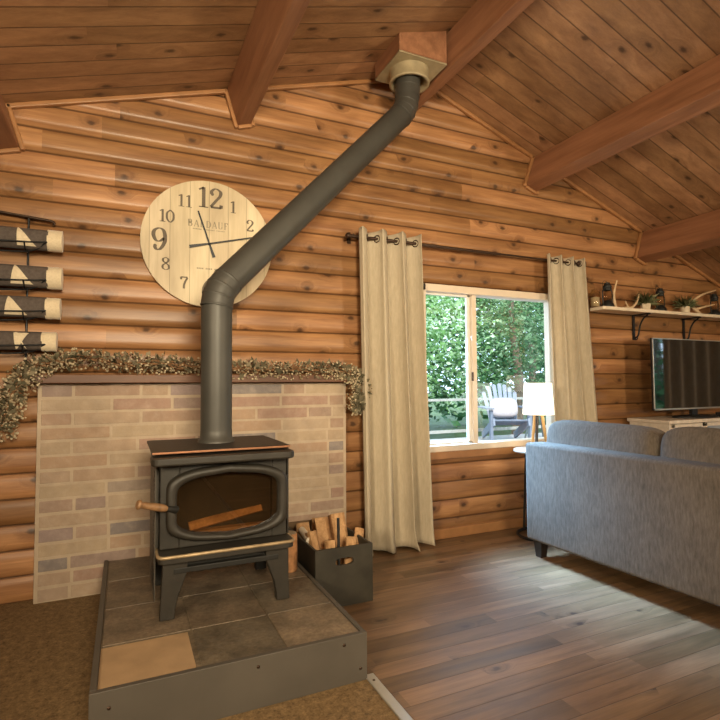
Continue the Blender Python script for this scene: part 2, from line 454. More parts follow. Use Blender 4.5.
b5 = beam('ceiling_beam', 4.56, .285, .125, 1, 'lowest ceiling beam at the right above the plant shelf')
beam('ceiling_beam', -2.05, .245, .11, -1, 'ceiling beam beyond the left edge')
ntrim = [1]
def trim(a, b, w=.028, d=.03, up=(0,0,1)):
    ntrim[0] += 1
    mb = MB().beam(a, b, d, w, up)
    return struct(mb.build('trim_%d' % ntrim[0], M['trim'], loc=(0,0,0), bevel=.006))
yt = 3.37
def rake(x0, x1):
    trim((x0, yt, ceil_z(x0)-.014), (x1, yt, ceil_z(x1)-.014))
rake(XL, -2.05); rake(-1.94, b1[0].x); rake(b1[1].x, b2[0].x); rake(b2[1].x, b3[0].x); rake(b3[1].x, b4[0].x); rake(b4[1].x, b5[0].x); rake(b5[1].x, XR)
for b in (b1, b2, b4, b5):
    n = (b[3]-b[0]).normalized(); t = (b[1]-b[0]).normalized()
    def P3(v): return (v.x, yt, v.z)
    trim(P3(b[0]-t*.012), P3(b[3]-t*.012+n*.015), .024, .03, tuple(t))
    trim(P3(b[1]+t*.012), P3(b[2]+t*.012+n*.015), .024, .03, tuple(t))
    trim(P3(b[3]+n*.012), P3(b[2]+n*.012), .024, .03, tuple(n))

# ------------------------------------------------------------------ window
win = MB()
fy0, fy1 = 3.345, 3.47
fw = .045
win.bx(WX0-.012, WX0+.03, fy0, fy1, WZ0-.012, WZ1+.012).bx(WX1-fw, WX1+.012, fy0, fy1, WZ0-.012, WZ1+.012)
win.bx(WX0, WX1, fy0, fy1, WZ0-.012, WZ0+.035).bx(WX0, WX1, fy0, fy1, WZ1-fw, WZ1+.012)
w1 = struct(win.build('window_1', M['white'], loc=(0,0,0), bevel=.004), 'almond framed sliding window with trees outside')
MX = 2.545
mb = MB().bx(MX-.012, MX+.034, 3.385, 3.43, WZ0+.03, WZ1-.04)
mb.build('meeting_stile', M['white'], w1, bevel=.004)
mb = MB()
sx0, sx1, sz0, sz1 = WX0+.03, MX-.008, WZ0+.034, WZ1-.044
mb.bx(sx0, sx0+.016, 3.41, 3.44, sz0, sz1).bx(sx1-.03, sx1, 3.41, 3.44, sz0, sz1).bx(sx0, sx1, 3.41, 3.44, sz0, sz0+.016).bx(sx0, sx1, 3.41, 3.44, sz1-.016, sz1)
mb.build('sliding_sash', M['sash'], w1, bevel=.003)
MB().bx(MX-.02, MX-.008, 3.375, 3.39, 1.2, 1.27).build('latch', M['rodm'], w1, bevel=.003)
MB().add([(sx0,3.426,sz0),(sx1,3.426,sz0),(sx1,3.426,sz1),(sx0,3.426,sz1)], [(0,1,2,3)]).build('pane', M['glass'], w1)
MB().add([(MX,3.408,WZ0+.03),(WX1-.03,3.408,WZ0+.03),(WX1-.03,3.408,WZ1-.03),(MX,3.408,WZ1-.03)], [(0,1,2,3)]).build('pane', M['glass'], w1)
MB().bx(WX0-.03, WX1+.03, 3.352, 3.376, WZ0-.07, WZ0).build('apron', M['trim'], w1, bevel=.004)
mb = MB().bx(XR-.02, XR+.1, W2Y0-.05, W2Y0+.02, W2Z0-.05, W2Z1+.05).bx(XR-.02, XR+.1, W2Y1-.02, W2Y1+.05, W2Z0-.05, W2Z1+.05)
mb.bx(XR-.02, XR+.1, W2Y0, W2Y1, W2Z0-.05, W2Z0+.02).bx(XR-.02, XR+.1, W2Y0, W2Y1, W2Z1-.02, W2Z1+.05).bx(XR+.02, XR+.06, 1.1, 1.15, W2Z0, W2Z1)
w2 = struct(mb.build('window_2', M['white'], loc=(0,0,0), bevel=.004))
MB().add([(XR+.04,W2Y0,W2Z0),(XR+.04,W2Y1,W2Z0),(XR+.04,W2Y1,W2Z1),(XR+.04,W2Y0,W2Z1)], [(0,1,2,3)]).build('pane', M['glass'], w2)

# ------------------------------------------------------------------ brick panel + mantel
BX0, BX1, BZ1 = -.437, 1.408, 1.193
mb = MB()
mb.bx(BX0, BX1, 3.332, 3.376, 0, BZ1, col=(.56,.46,.34))
rows = 15; rh = BZ1/rows
pal = [(.42,.3,.22), (.46,.34,.24), (.4,.295,.23), (.47,.37,.26), (.5,.4,.28), (.36,.275,.235), (.37,.29,.27), (.42,.285,.22), (.47,.335,.23)]
def lay(x, z0, z1, x1):
    c = random.choice(pal)
    if random.random() < .07: c = (.27,.24,.23)
    if random.random() < .25: c = tuple(.55*a+.45*b for a, b in zip(c, (.52,.42,.31)))
    j = lambda: random.uniform(-.002, .002)
    mb.bx(x+.008, x1-.008, 3.330+j()*.5, 3.34, z0+.0085+j(), z1-.0085+j(), col=c)
for r in range(rows):
    x = BX0+.012; z0 = r*rh; end = BX1-.012
    first = True
    while x < end-.02:
        L = .345
        if first and r % 2 == 0: L = .165
        elif random.random() < .22: L = .17
        first = False
        x1 = min(x+L+random.uniform(-.015,.015), end)
        if end-x1 < .07: x1 = end
        lay(x, z0, z0+rh, x1); x = x1
tag(mb.build('brick_panel', M['brick'], bevel=.002), 'whitewashed tan brick panel on the wall behind the wood stove', 'brickwork')
mb = MB().bx(-.47, 1.48, 3.25, 3.378, 1.196, 1.245)
tag(mb.build('mantel_shelf', M['mantel'], bevel=.004), 'dark brown wooden mantel board along the top of the bricks', 'mantel')

# garland
path = bez([(-.60,3.30,.93), (-.575,3.285,1.04), (-.54,3.275,1.15), (-.46,3.27,1.265), (-.3,3.285,1.33), (-.02,3.3,1.315), (.25,3.3,1.305), (.55,3.3,1.285), (.9,3.3,1.275), (1.25,3.3,1.275), (1.42,3.285,1.25), (1.49,3.27,1.16), (1.475,3.29,1.06), (1.465,3.3,1.02)], 14)
gt = thing('berry_garland', 'cream berry garland draped along the mantel and hanging at both ends', 'garland', (.5, 3.29, 1.25))
mb = MB(); mb.tube([tuple(p) for p in path], .006, 6)
for s in range(3):
    ph = random.random()*6
    mb.tube([(p.x, p.y+.02*math.cos(i*.35+ph), p.z+.022*math.sin(i*.35+ph)) for i, p in enumerate(path)], .003, 5)
mb.build('vine', M['bark'], gt)
mb = MB(); lf = MB(); tw = MB()
ICO = [(0,0,1),(.894,0,.447),(.276,.851,.447),(-.724,.526,.447),(-.724,-.526,.447),(.276,-.851,.447),(.724,.526,-.447),(-.276,.851,-.447),(-.894,0,-.447),(-.276,-.851,-.447),(.724,-.526,-.447),(0,0,-1)]
ICF = [(0,1,2),(0,2,3),(0,3,4),(0,4,5),(0,5,1),(1,6,2),(2,6,7),(2,7,3),(3,7,8),(3,8,4),(4,8,9),(4,9,5),(5,9,10),(5,10,1),(1,10,6),(11,7,6),(11,8,7),(11,9,8),(11,10,9),(11,6,10)]
nl = len(path)
for i in range(2100):
    a = random.randrange(nl-1); p = path[a].lerp(path[a+1], random.random())
    end = (a < 60) or (a > nl-50)
    rr = .075*math.sqrt(random.random())*(1.1 if end else 1); an = random.random()*2*PI
    ce = p + Vector((random.uniform(-.03,.03)+(rr*math.cos(an) if end else 0), (0 if end else rr*math.cos(an)*.6), rr*math.sin(an)*(.85 if not end else .8)))
    ce.y = min(ce.y, 3.36)
    if ce.z < 1.255 and -.48 < ce.x < 1.48: ce.y = min(ce.y, 3.24)
    r = random.uniform(.0055, .0085)
    mb.add([ce+Vector(v)*r for v in ICO], ICF, True)
for i in range(900):
    a = random.randrange(nl-1); p = path[a].lerp(path[a+1], random.random())
    end = (a < 60) or (a > nl-50)
    d = Vector((random.uniform(-1,1), random.uniform(-.8,.3), random.uniform(-.7,1))).normalized()
    ce = p + d*random.uniform(.01,.05); L = random.uniform(.025,.05); w = L*.28
    if ce.z < 1.25 and -.48 < ce.x < 1.48: ce.y = min(ce.y, 3.235)
    ce.y = min(ce.y, 3.35)
    u = d.cross(Vector((random.random(), random.random(), random.random()))).normalized()
    lf.add([ce, ce+d*L*.5+u*w, ce+d*L, ce+d*L*.5-u*w], [(0,1,2,3)])
mb.build('berries', M['berry'], gt, kind='stuff'); lf.build('leaves', M['gleaf'], gt, kind='stuff')

# ------------------------------------------------------------------ hearth platform
HX0, HX1, HY0, HY1, HZ = -.093, .902, 1.925, 3.325, .187
hp = thing('hearth_platform', 'low grey hearth platform topped with slate tiles under the stove', 'hearth', (.4, 2.6, 0))
MB().bx(HX0, HX1, HY0, HY0+.022, 0, HZ).build('front_board', M['painted'], hp, bevel=.002)
MB().bx(HX0, HX0+.022, HY0+.022, HY1, 0, HZ).build('side_board', M['painted'], hp, bevel=.002)
MB().bx(HX1-.02, HX1, HY0+.022, HY1, 0, HZ-.002).build('side_board', M['painted'], hp, bevel=.002)
mb = MB(); z1 = HZ-.006
mb.bx(HX0+.022, HX1-.02, HY0+.022, HY1, HZ-.05, HZ-.0085, col=(.2,.165,.12))
cx = [HX0+.024, .262, .578, HX1-.02]; cy = [HY0+.023, 2.262, 2.62, 2.98, HY1]
tc = {(1,0): (.17,.145,.11), (2,0): (.25,.2,.145)}
for i in range(3):
    for j in range(4):
        if (i, j) == (0, 0): continue
        c = tc.get((i, j), random.choice([(.17,.135,.1), (.2,.16,.12), (.18,.15,.115), (.165,.125,.09)]))
        mb.bx(cx[i]+.003, cx[i+1]-.003, cy[j]+.003, cy[j+1]-.003, HZ-.03, z1+random.uniform(-.001,.001), col=c)
mb.build('slate_tiles', M['slate'], hp, bevel=.0015)
MB().bx(cx[0], cx[1]-.016, cy[0], cy[1]-.012, HZ-.03, HZ-.008).build('bare_board', M['ply'], hp, label='pale bare patch where a tile is missing')
for x, z in ((HX0+.06, .13), (.46, .15), (HX1-.1, .155), (HX1-.03,.05)):
    MB().lathe([(0,.0015),(.006,.001),(.007,-.003)], (x, HY0-.001, z), 8, m=Matrix.Rotation(PI/2, 4, 'X')).build('screw', M['rodm'], hp)

# ------------------------------------------------------------------ wood stove
st = thing('wood_stove', 'black cast iron wood stove with arched glass door on the tiled hearth', 'wood stove', (.42, 2.6, HZ))
SX0, SX1 = .146, .712; SY0, SY1 = 2.42, 2.86
mb = MB()
mb.bx(SX0, SX1, SY0+.04, SY1, .40, .885)
# front wall around the door opening
mb.bx(SX0, SX0+.08, SY0, SY0+.05, .47, .87).bx(SX1-.07, SX1, SY0, SY0+.05, .47, .87).bx(SX0+.08, SX1-.07, SY0, SY0+.05, .79, .87).bx(SX0+.08, SX1-.07, SY0, SY0+.05, .47, .52)
body = mb.build('firebox', M['cast'], st, bevel=.004)
mb = MB().bx(.107, .715, 2.365, 2.875, .888, .90)
top = mb.build('top_plate', M['cast'], st, bevel=.004)
MB().bx(.109, .713, 2.358, 2.366, .889, .8985).build('copper_edge', M['copper'], top, bevel=.002, label='thin copper strip along the front edge')
# rounded visor below the top plate
mb = MB(); vp = []
x0, x1 = .104, .722
for cxx, s in ((x0+.04, -1), (x1-.04, 1)):
    pass
outl = [(x0, 2.42)] + [(x0+.035-.035*math.cos(a), 2.335-.035*math.sin(a)) for a in [PI/2*k/5 for k in range(6)]] + [(x1-.035+.035*math.sin(a), 2.335-.035*math.cos(a)) for a in [PI/2*k/5 for k in range(6)]] + [(x1, 2.42)]
mb.prism([(x, y, .845) for x, y in outl], (0, 0, .034))
mb.build('visor', M['cast'], st, bevel=.008)
# pedestal ash lip with brass edge
lip = [(.136, 2.47)] + [(.136+.03-.03*math.cos(a), 2.36-.03*math.sin(a)) for a in [PI/2*k/5 for k in range(6)]] + [(.725-.03+.03*math.sin(a), 2.36-.03*math.cos(a)) for a in [PI/2*k/5 for k in range(6)]] + [(.725, 2.47)]
al = MB().prism([(x, y, .432) for x, y in lip], (0, 0, .036)).build('ash_lip', M['cast'], st, bevel=.004)
MB().tube([(x, y-.001, .462) for x, y in lip], .0075, 8).build('brass_edge', M['brass'], al, label='worn brass rail around the ash lip')
mb = MB().bx(.17, .69, 2.40, 2.44, .395, .432).bx(.2, .66, 2.37, 2.6, .375, .40)
mb.build('ash_drawer', M['cast_dark'], st, bevel=.004)
# legs
def leg(xo, xi, y0, y1):
    s = 1 if xi > xo else -1
    pl = [(xo, .44), (xi+s*.05, .44), (xi+s*.05, .385), (xi+s*.035, .34), (xi+s*.012, .28), (xi, .225), (xi-s*.002, HZ), (xo-s*.012, HZ)]
    return MB().prism([(x, y0, z) for x, z in pl], (0, y1-y0, 0))
for xo, xi in ((.158, .208), (.702, .652)):
    leg(xo, xi, 2.372, 2.42).build('leg', M['cast'], st, bevel=.004)
    leg(xo, xi, 2.80, 2.845).build('leg', M['cast_dark'], st, bevel=.004)
# side heat shield with slots
sh = MB().bx(.126, .131, 2.44, 2.86, .25, .885); sh.bx(.131, .147, 2.5, 2.52, .4, .88); sh.bx(.131, .147, 2.8, 2.82, .4, .88)
ss = sh.build('side_shield', M['shield'], st)
mb = MB()
for k in range(30):
    z = .29+.0195*k
    if .62 < z < .665: continue
    mb.bx(.1248, .1265, 2.475, 2.63, z, z+.0105)
mb.build('slots', M['black'], ss, label='row of dark ventilation slots')
MB().bx(.722, .728, 2.44, 2.86, .25, .885).build('side_shield', M['cast'], st)
# door: superellipse-ish arched frame
DX, DZ = .438, .652
def ring(hw, ht, hb, bulge, n=64):
    """arched rounded rectangle: flat sides, bowed top and bottom"""
    pts = []
    for k in range(n):
        a = 2*PI*k/n; c, s = math.cos(a), math.sin(a)
        e = .27
        x = hw*math.copysign(abs(c)**e, c); zz = math.copysign(abs(s)**e, s)
        bow = 1 - (abs(x)/hw)**2
        z = zz*((ht if zz > 0 else hb) + bulge*bow)
        pts.append((DX+x, DZ+z))
    return pts
O = ring(.268, .128, .118, .045); I = ring(.226, .098, .094, .04)
n = len(O); mb = MB(); yb = 2.425; 
loops = [[(x, yb, z) for x, z in O], [(x, 2.385, z) for x, z in O],
         [(DX+(x-DX)*.965, 2.372, DZ+(z-DZ)*.955) for x, z in O], [(DX+(x-DX)*1.045, 2.372, DZ+(z-DZ)*1.06) for x, z in I],
         [(x, 2.384, z) for x, z in I], [(x, yb, z) for x, z in I]]
vs = [p for lp in loops for p in lp]
mb.add(vs, [(i*n+k, i*n+(k+1)%n, (i+1)*n+(k+1)%n, (i+1)*n+k) for i in range(5) for k in range(n)], True)
door = mb.build('door', M['cast'], st)
MB().add([(x, 2.405, z) for x, z in I], [tuple(range(n))]).build('glass_pane', M['stoveglass'], door)
# handle: turned wood on a black stub
a = Vector((.205, 2.375, .648)); b = Vector((.052, 2.335, .695)); dv = b-a
mb = MB().tube([a+Vector((.0,.015,0)), a, a+dv*.22], [.017, .016, .012], 12)
mb.build('handle_stub', M['cast_dark'], door)
prf = [.22,.25,.35,.5,.65,.8,.9,.93,.97,1.0]; rr = [.010,.013,.0165,.0165,.0155,.0145,.014,.021,.0215,.016]
MB().tube([a+dv*t for t in prf], rr, 14).build('handle', M['handlewood'], door, label='turned brown wooden handle')
# hinges
for z in (.735, .57): MB().tube([(.705, 2.40, z-.02), (.705, 2.40, z+.02)], .011, 10).build('hinge', M['cast'], door)
# firebrick lining; its bright brown stands in for the reflection in the glass
MB().bx(.22, .64, 2.5, 2.51, .52, .79).bx(.215, .64, 2.42, 2.5, .52, .535).build('fire_brick', plain('fire_brick_reflection', (.34,.2,.095), .9, 0, .5, 9), st)
def log3(name, a, b, r, label, group=None, seed=0, mat=None):
    rnd = random.Random(seed); a = Vector(a); b = Vector(b)
    k = 7; mb = MB(); t = (b-a).normalized(); u = t.orthogonal().normalized(); w = t.cross(u)
    an = sorted([2*PI*i/k+rnd.uniform(-.3,.3) for i in range(k)])
    rr = [r*rnd.uniform(.75, 1.15) for _ in range(k)]
    rings = []
    for i in range(5):
        p = a.lerp(b, i/4)
        rings.append([p+(u*math.cos(x)+w*math.sin(x))*q*rnd.uniform(.93,1.05) for x, q in zip(an, rr)])
    vs = [p for rg in rings for p in rg]
    mb.add(vs, [(i*k+j, i*k+(j+1)%k, (i+1)*k+(j+1)%k, (i+1)*k+j) for i in range(4) for j in range(k)])
    mb.add(rings[0], [tuple(range(k))]); mb.add(rings[-1], [tuple(range(k))])
    return tag(mb.build(name, mat or M['log_inner'], bevel=.003), label, 'firewood', group)
log3('firewood_log', (.27,2.46,.548), (.60,2.475,.60), .026, 'split log added inside the stove, following the streak reflected in its door', seed=3)  # added log, slanted in place of the reflected streak on the glass

# stove pipe
sp = thing('stove_pipe', 'matt black stove pipe rising, bending and slanting up to the ceiling', 'stove pipe', (.42, 2.66, .9))
p0 = Vector((.42, 2.66, .90)); p1 = Vector((.418, 2.66, 1.655)); p2 = Vector((1.70, 2.95, 3.02)); p3 = Vector((1.725, 2.965, 3.31))
MB().lathe([(.077,.06),(.078,.02),(.088,.012),(.09,0)], p0, 28).build('collar', M['pipe'], sp)
d12 = (p2-p1).normalized()
e0 = p1-Vector((0,0,.075)); e1 = p1+d12*.085
MB().tube([p0, e0], .0765, 28, caps=False).build('lower_pipe', M['pipe'], sp)
def elbow(a, c, b, r, nm):
    pts = []
    ng = 3
    for k in range(ng+1):
        t = k/ng
        pts.append((a*(1-t)**2 + c*2*t*(1-t) + b*t*t))
    mb = MB()
    mb.tube(pts, r, 28, caps=False, smooth=True)
    for i, q in enumerate(pts):
        tt = (pts[min(i+1,ng)]-pts[max(i-1,0)]).normalized()
        mb.tube([q-tt*.006, q-tt*.003, q+tt*.003, q+tt*.006], [r, r+.0018, r+.0018, r], 28, caps=False)
    return mb.build(nm, M['pipe'], sp)
elbow(e0, p1, e1, .080, 'elbow')
f0 = p2-d12*.085; f1 = p2+(p3-p2).normalized()*.09
MB().tube([e1-d12*.01, f0+d12*.01], .0775, 28, caps=False).build('slanted_pipe', M['pipe'], sp)
elbow(f0, p2, f1, .080, 'elbow')
mb = MB().tube([f1-(p3-p2).normalized()*.01, p3], .083, 28, caps=False); dd = (p3-p2).normalized()
for t in (.15,): mb.tube([p2+dd*t-dd*.005, p2+dd*t, p2+dd*(t+.005)], [.083,.0855,.083], 28, caps=False)
mb.build('upper_pipe', M['pipe'], sp)
# chimney support box
cb = thing('chimney_support_box', 'square wooden chimney box where the pipe enters the ceiling', 'chimney box', (1.735, 2.97, 3.3))
bxx = (1.565, 1.925, 2.80, 3.15)
mb = MB()
zt = lambda x: ceil_z(min(x, 1.94))+.01
bw = .018
for (xa, xb, ya, yb2) in ((bxx[0], bxx[0]+bw, bxx[2], bxx[3]), (bxx[1]-bw, bxx[1], bxx[2], bxx[3]), (bxx[0]+bw, bxx[1]-bw, bxx[2], bxx[2]+bw), (bxx[0]+bw, bxx[1]-bw, bxx[3]-bw, bxx[3])):
    mb.prism([(xa, ya, 3.305), (xb, ya, 3.305), (xb, ya, zt(xb)), (xa, ya, zt(xa))], (0, yb2-ya, 0))
mb.build('wood_box', M['beam'], cb, bevel=.003)
mb = MB(); zc = 3.3; cxc, cyc = 1.732, 2.968; r0 = .125
sq = []; N = 32
for k in range(N):
    a = 2*PI*k/N; c, s = math.cos(a), math.sin(a); m_ = max(abs(c), abs(s))
    hx = (bxx[1]-bxx[0])/2; hy = (bxx[3]-bxx[2])/2
    sq.append(((bxx[0]+bxx[1])/2+hx*c/m_, (bxx[2]+bxx[3])/2+hy*s/m_))
cir = [(cxc+r0*math.cos(2*PI*k/N), cyc+r0*math.sin(2*PI*k/N)) for k in range(N)]
mb.add([(x, y, zc) for x, y in sq]+[(x, y, zc) for x, y in cir]+[(x, y, zc+.012) for x, y in sq], [(k, (k+1)%N, N+(k+1)%N, N+k) for k in range(N)]+[(k, (k+1)%N, 2*N+(k+1)%N, 2*N+k) for k in range(N)])
mb.build('face_plate', M['thimble'], cb)
MB().lathe([(.132,0),(.132,-.075),(.137,-.08),(.137,-.09),(.118,-.09),(.112,-.03),(.09,.03)], (cxc, cyc, zc), 32).build('flue_collar', M['thimble'], cb)

# ------------------------------------------------------------------ clock
CC = Vector((.478, 3.365, 2.078)); CR = .405
ck = thing('wall_clock', 'large round cream plank clock behind the stove pipe', 'clock', tuple(CC))
mb = MB(); N = 72
mb.lathe([(0,-.012),(CR-.004,-.012),(CR,-.008),(CR,.012),(0,.012)], CC, N, False, Matrix.Rotation(PI/2, 4, 'X'))
# lathe z axis -> after rotation +z maps to -y
mb.build('face', M['clockface'], ck)
FY = CC.y-.0125
GL = {
 '0': [('s', [(.3,1),(.08,.78),(.04,.5),(.08,.22),(.3,0),(.52,.22),(.56,.5),(.52,.78),(.3,1)])],
 '1': [('l', [(.32,0),(.32,1)]), ('l', [(.34,.99),(.1,.86)]), ('l', [(.1,.015),(.54,.015)])],
 '2': [('s', [(.1,.7),(.11,.86),(.3,.99),(.52,.86),(.5,.64),(.3,.38),(.06,.06)]), ('h', [(.05,.05),(.56,.05)]), ('l', [(.545,.04),(.565,.2)]), ('d', (.13,.7))],
 '3': [('s', [(.1,.76),(.2,.96),(.4,.96),(.48,.76),(.4,.58),(.24,.53)]), ('s', [(.24,.53),(.46,.46),(.53,.26),(.44,.05),(.24,.01),(.08,.18)]), ('d', (.12,.76)), ('d', (.11,.2))],
 '4': [('l', [(.42,0),(.42,1)]), ('l', [(.42,1),(.03,.3)]), ('l', [(.03,.28),(.6,.28)]), ('l', [(.26,.015),(.58,.015)])],
 '5': [('h', [(.12,.95),(.52,.95)]), ('l', [(.12,.97),(.1,.5)]), ('s', [(.1,.5),(.28,.62),(.5,.5),(.53,.26),(.4,.04),(.22,.01),(.08,.16)]), ('d', (.12,.18))],
 '6': [('s', [(.5,.84),(.4,.98),(.24,.94),(.08,.66),(.05,.35),(.12,.09),(.3,0),(.5,.12),(.54,.34),(.44,.56),(.28,.6),(.1,.45)]), ('d', (.47,.82))],
 '7': [('h', [(.06,.94),(.56,.94)]), ('l', [(.06,.96),(.05,.74)]), ('s', [(.55,.92),(.36,.55),(.28,.28),(.27,0)])],
 '8': [('s', [(.3,1),(.1,.88),(.12,.68),(.3,.54),(.5,.36),(.52,.12),(.3,0),(.08,.12),(.08,.34),(.3,.54),(.46,.68),(.48,.88),(.3,1)])],
 '9': [('s', [(.1,.16),(.2,.02),(.36,.06),(.52,.34),(.55,.65),(.48,.91),(.3,1),(.1,.88),(.06,.66),(.16,.44),(.32,.4),(.5,.55)]), ('d', (.13,.18))],
 'B': [('l', [(.1,0),(.1,1)]), ('s', [(.04,.99),(.4,.97),(.48,.76),(.38,.55),(.1,.53)]), ('s', [(.1,.53),(.44,.48),(.55,.26),(.42,.03),(.04,.01)])],
 'A': [('n', [(.02,0),(.3,1)]), ('l', [(.3,1),(.6,0)]), ('l', [(.14,.34),(.46,.34)]), ('l', [(-.03,.01),(.12,.01)]), ('l', [(.48,.01),(.68,.01)])],
 'L': [('l', [(.12,0),(.12,1)]), ('l', [(.02,.01),(.52,.01)]), ('l', [(.5,0),(.54,.24)]), ('l', [(.02,.99),(.24,.99)])],
 'D': [('l', [(.1,0),(.1,1)]), ('s', [(.02,.99),(.36,.97),(.58,.72),(.6,.5),(.58,.28),(.36,.03),(.02,.01)])],
 'U': [('l', [(.1,1),(.1,.3)]), ('s', [(.1,.3),(.14,.08),(.32,0),(.5,.08),(.55,.3)]), ('n', [(.55,.3),(.55,1)]), ('l', [(0,.99),(.2,.99)]), ('l', [(.46,.99),(.64,.99)])],
 'F': [('l', [(.12,0),(.12,1)]), ('l', [(.02,.99),(.52,.99)]), ('l', [(.52,1),(.54,.78)]), ('l', [(.12,.53),(.38,.53)]), ('l', [(.02,.01),(.24,.01)])],
 'E': [('l', [(.12,0),(.12,1)]), ('l', [(.02,.99),(.5,.99)]), ('l', [(.12,.53),(.38,.53)]), ('l', [(.02,.01),(.52,.01)])],
 'S': [('s', [(.5,.8),(.3,1),(.1,.8),(.3,.52),(.52,.25),(.3,0),(.08,.2)])],
 'T': [('l', [(.3,0),(.3,1)]), ('l', [(.02,.99),(.58,.99)])],
}
def glyph(mb, ch, x, z, h, tmin=.05, tmax=.17, y=None, asp=1.0):
    y = FY if y is None else y
    def stroke(pts, fixed=None):
        P = [Vector((x+px*h*asp, 0, z+pz*h)) for px, pz in pts]; n = len(P); L = []; R = []
        for i in range(n):
            t = (P[min(i+1,n-1)]-P[max(i-1,0)]).normalized()
            wd = fixed if fixed else tmin+(tmax-tmin)*abs(t.z)**1.6
            nrm = Vector((-t.z, 0, t.x))*(wd*h/2)
            L.append(P[i]+nrm); R.append(P[i]-nrm)
        vs = [(p.x, y, p.z) for p in L]+[(p.x, y, p.z) for p in R]
        mb.add(vs, [(i, i+1, n+i+1, n+i) for i in range(n-1)])
    for k, d in GL[ch]:
        if k == 's': stroke([(p.x, p.y) for p in bez([Vector((a, b, 0)) for a, b in d], 6)])
        elif k == 'l': stroke(d)
        elif k == 'n': stroke(d, tmin*1.1)
        elif k == 'h': stroke(d, tmax*.62)
        elif k == 'd':
            cx_, cz_ = x+d[0]*h*asp, z+d[1]*h
            mb.add([(cx_+.08*h*math.cos(2*PI*q/12), y-.0002, cz_+.08*h*math.sin(2*PI*q/12)) for q in range(12)], [tuple(range(12))])
def word(mb, s, cx_, cz_, h, adv=.66, **kw):
    w = adv*h*len(s)
    for i, ch in enumerate(s): glyph(mb, ch, cx_-w/2+i*adv*h, cz_-h/2, h, **kw)
NUMZ = {12: .13, 3: .13, 6: .13, 9: .135}
for hnum in range(1, 13):
    a = PI/2-2*PI*hnum/12; h = NUMZ.get(hnum, .076); rad = .298
    mb = MB(); word(mb, str(hnum), CC.x+rad*math.cos(a), CC.z+rad*math.sin(a), h, .6)
    mb.build('numeral', M['ink'], ck, label='numeral %d' % hnum)
mb = MB(); word(mb, 'BALDAUF', CC.x, CC.z+.125, .042, .88, tmin=.07, tmax=.16); mb.build('lettering', M['inkpale'], ck, label='maker name in pale serif capitals')
mb = MB()
for i in range(22):
    if i in (6, 15): continue
    mb.bx(CC.x-.1+i*.009, CC.x-.1+i*.009+.006, FY-.0005, FY, CC.z+.086, CC.z+.092)
mb.build('lettering', M['inkpale'], ck, label='tiny illegible line of print under the name')
mb = MB()
for i in range(14):
    if i in (4, 9): continue
    mb.bx(CC.x-.075+i*.0108, CC.x-.075+i*.0108+.007, FY-.0005, FY, CC.z-.165, CC.z-.156)
mb.build('lettering', M['inkpale'], ck, label='tiny illegible line of print low on the face')
def hand(ang, L, tail, w0, w1, y):
    d = Vector((math.cos(ang), 0, math.sin(ang))); n = Vector((-d.z, 0, d.x)); c = Vector((CC.x, y, CC.z))
    pl = [c-d*tail+n*w1/2, c-d*tail-n*w1/2, c-n*w0/2*.8, c+d*L-n*w0/3, c+d*L+n*w0/3, c+n*w0/2*.8]
    return MB().prism(pl, (0, -.003, 0))
hand(math.radians(109), .215, .09, .014, .02, FY-.004).build('hour_hand', M['black'], ck)
hand(math.radians(14), .285, .125, .013, .02, FY-.009).build('minute_hand', M['black'], ck)
MB().lathe([(0,.016),(.008,.014),(.009,0)], (CC.x, FY, CC.z), 12, True, Matrix.Rotation(PI/2, 4, 'X')).build('hub', M['black'], ck)

# ------------------------------------------------------------------ towel rack + rolled towels
tr = thing('towel_rack', 'black iron wall rack with four cradles of rolled towels', 'rack', (-.6, 3.34, 1.3))
RZ = [1.985, 1.778, 1.61, 1.425]; RR = [.058, .060, .058, .052]; RX1 = [-.327, -.325, -.33, -.345]
MB().tube([(-.5,3.355,2.12), (-.5,3.36,1.3)], .006, 8).build('post', M['black'], tr)
MB().tube([(-1.1,3.355,2.12), (-1.1,3.36,1.3)], .006, 8).build('post', M['black'], tr)
MB().tube(bez([(-1.25,3.35,2.11), (-1.0,3.35,2.15), (-.7,3.35,2.14), (-.45,3.35,2.12), (-.385,3.35,2.112), (-.375,3.35,2.095)], 8), .008, 8).build('top_bar', M['rodm'], tr)
for z, r in zip(RZ, RR):
    mb = MB()
    mb.tube(bez([(-1.25, 3.285-r*.95, z-r*.42), (-.85, 3.285-r*.95, z-r*.62), (-.5, 3.285-r*.95, z-r*.5), (-.395, 3.285-r*.95, z-r*.35)], 8), .0045, 6)
    mb.tube(bez([(-1.25, 3.285, z-r-.005), (-.85, 3.285, z-r-.016), (-.5, 3.285, z-r-.01), (-.395, 3.285-r*.95, z-r*.35)], 8), .0045, 6)
    for x in (-.5, -1.1):
        mb.tube([(x, 3.358, z-r*.3), (x, 3.33, z-r-.005), (x, 3.285, z-r-.012), (x, 3.285-r*.75, z-r*.75), (x, 3.285-r*.97, z-r*.5)], .0045, 6)
    mb.build('cradle', M['black'], tr)
TL = ['topmost rolled brown towel with cream end on the wall rack', 'second rolled brown towel from the top of the wall rack', 'third rolled brown towel from the top of the wall rack', 'lowest rolled brown towel just above the garland']
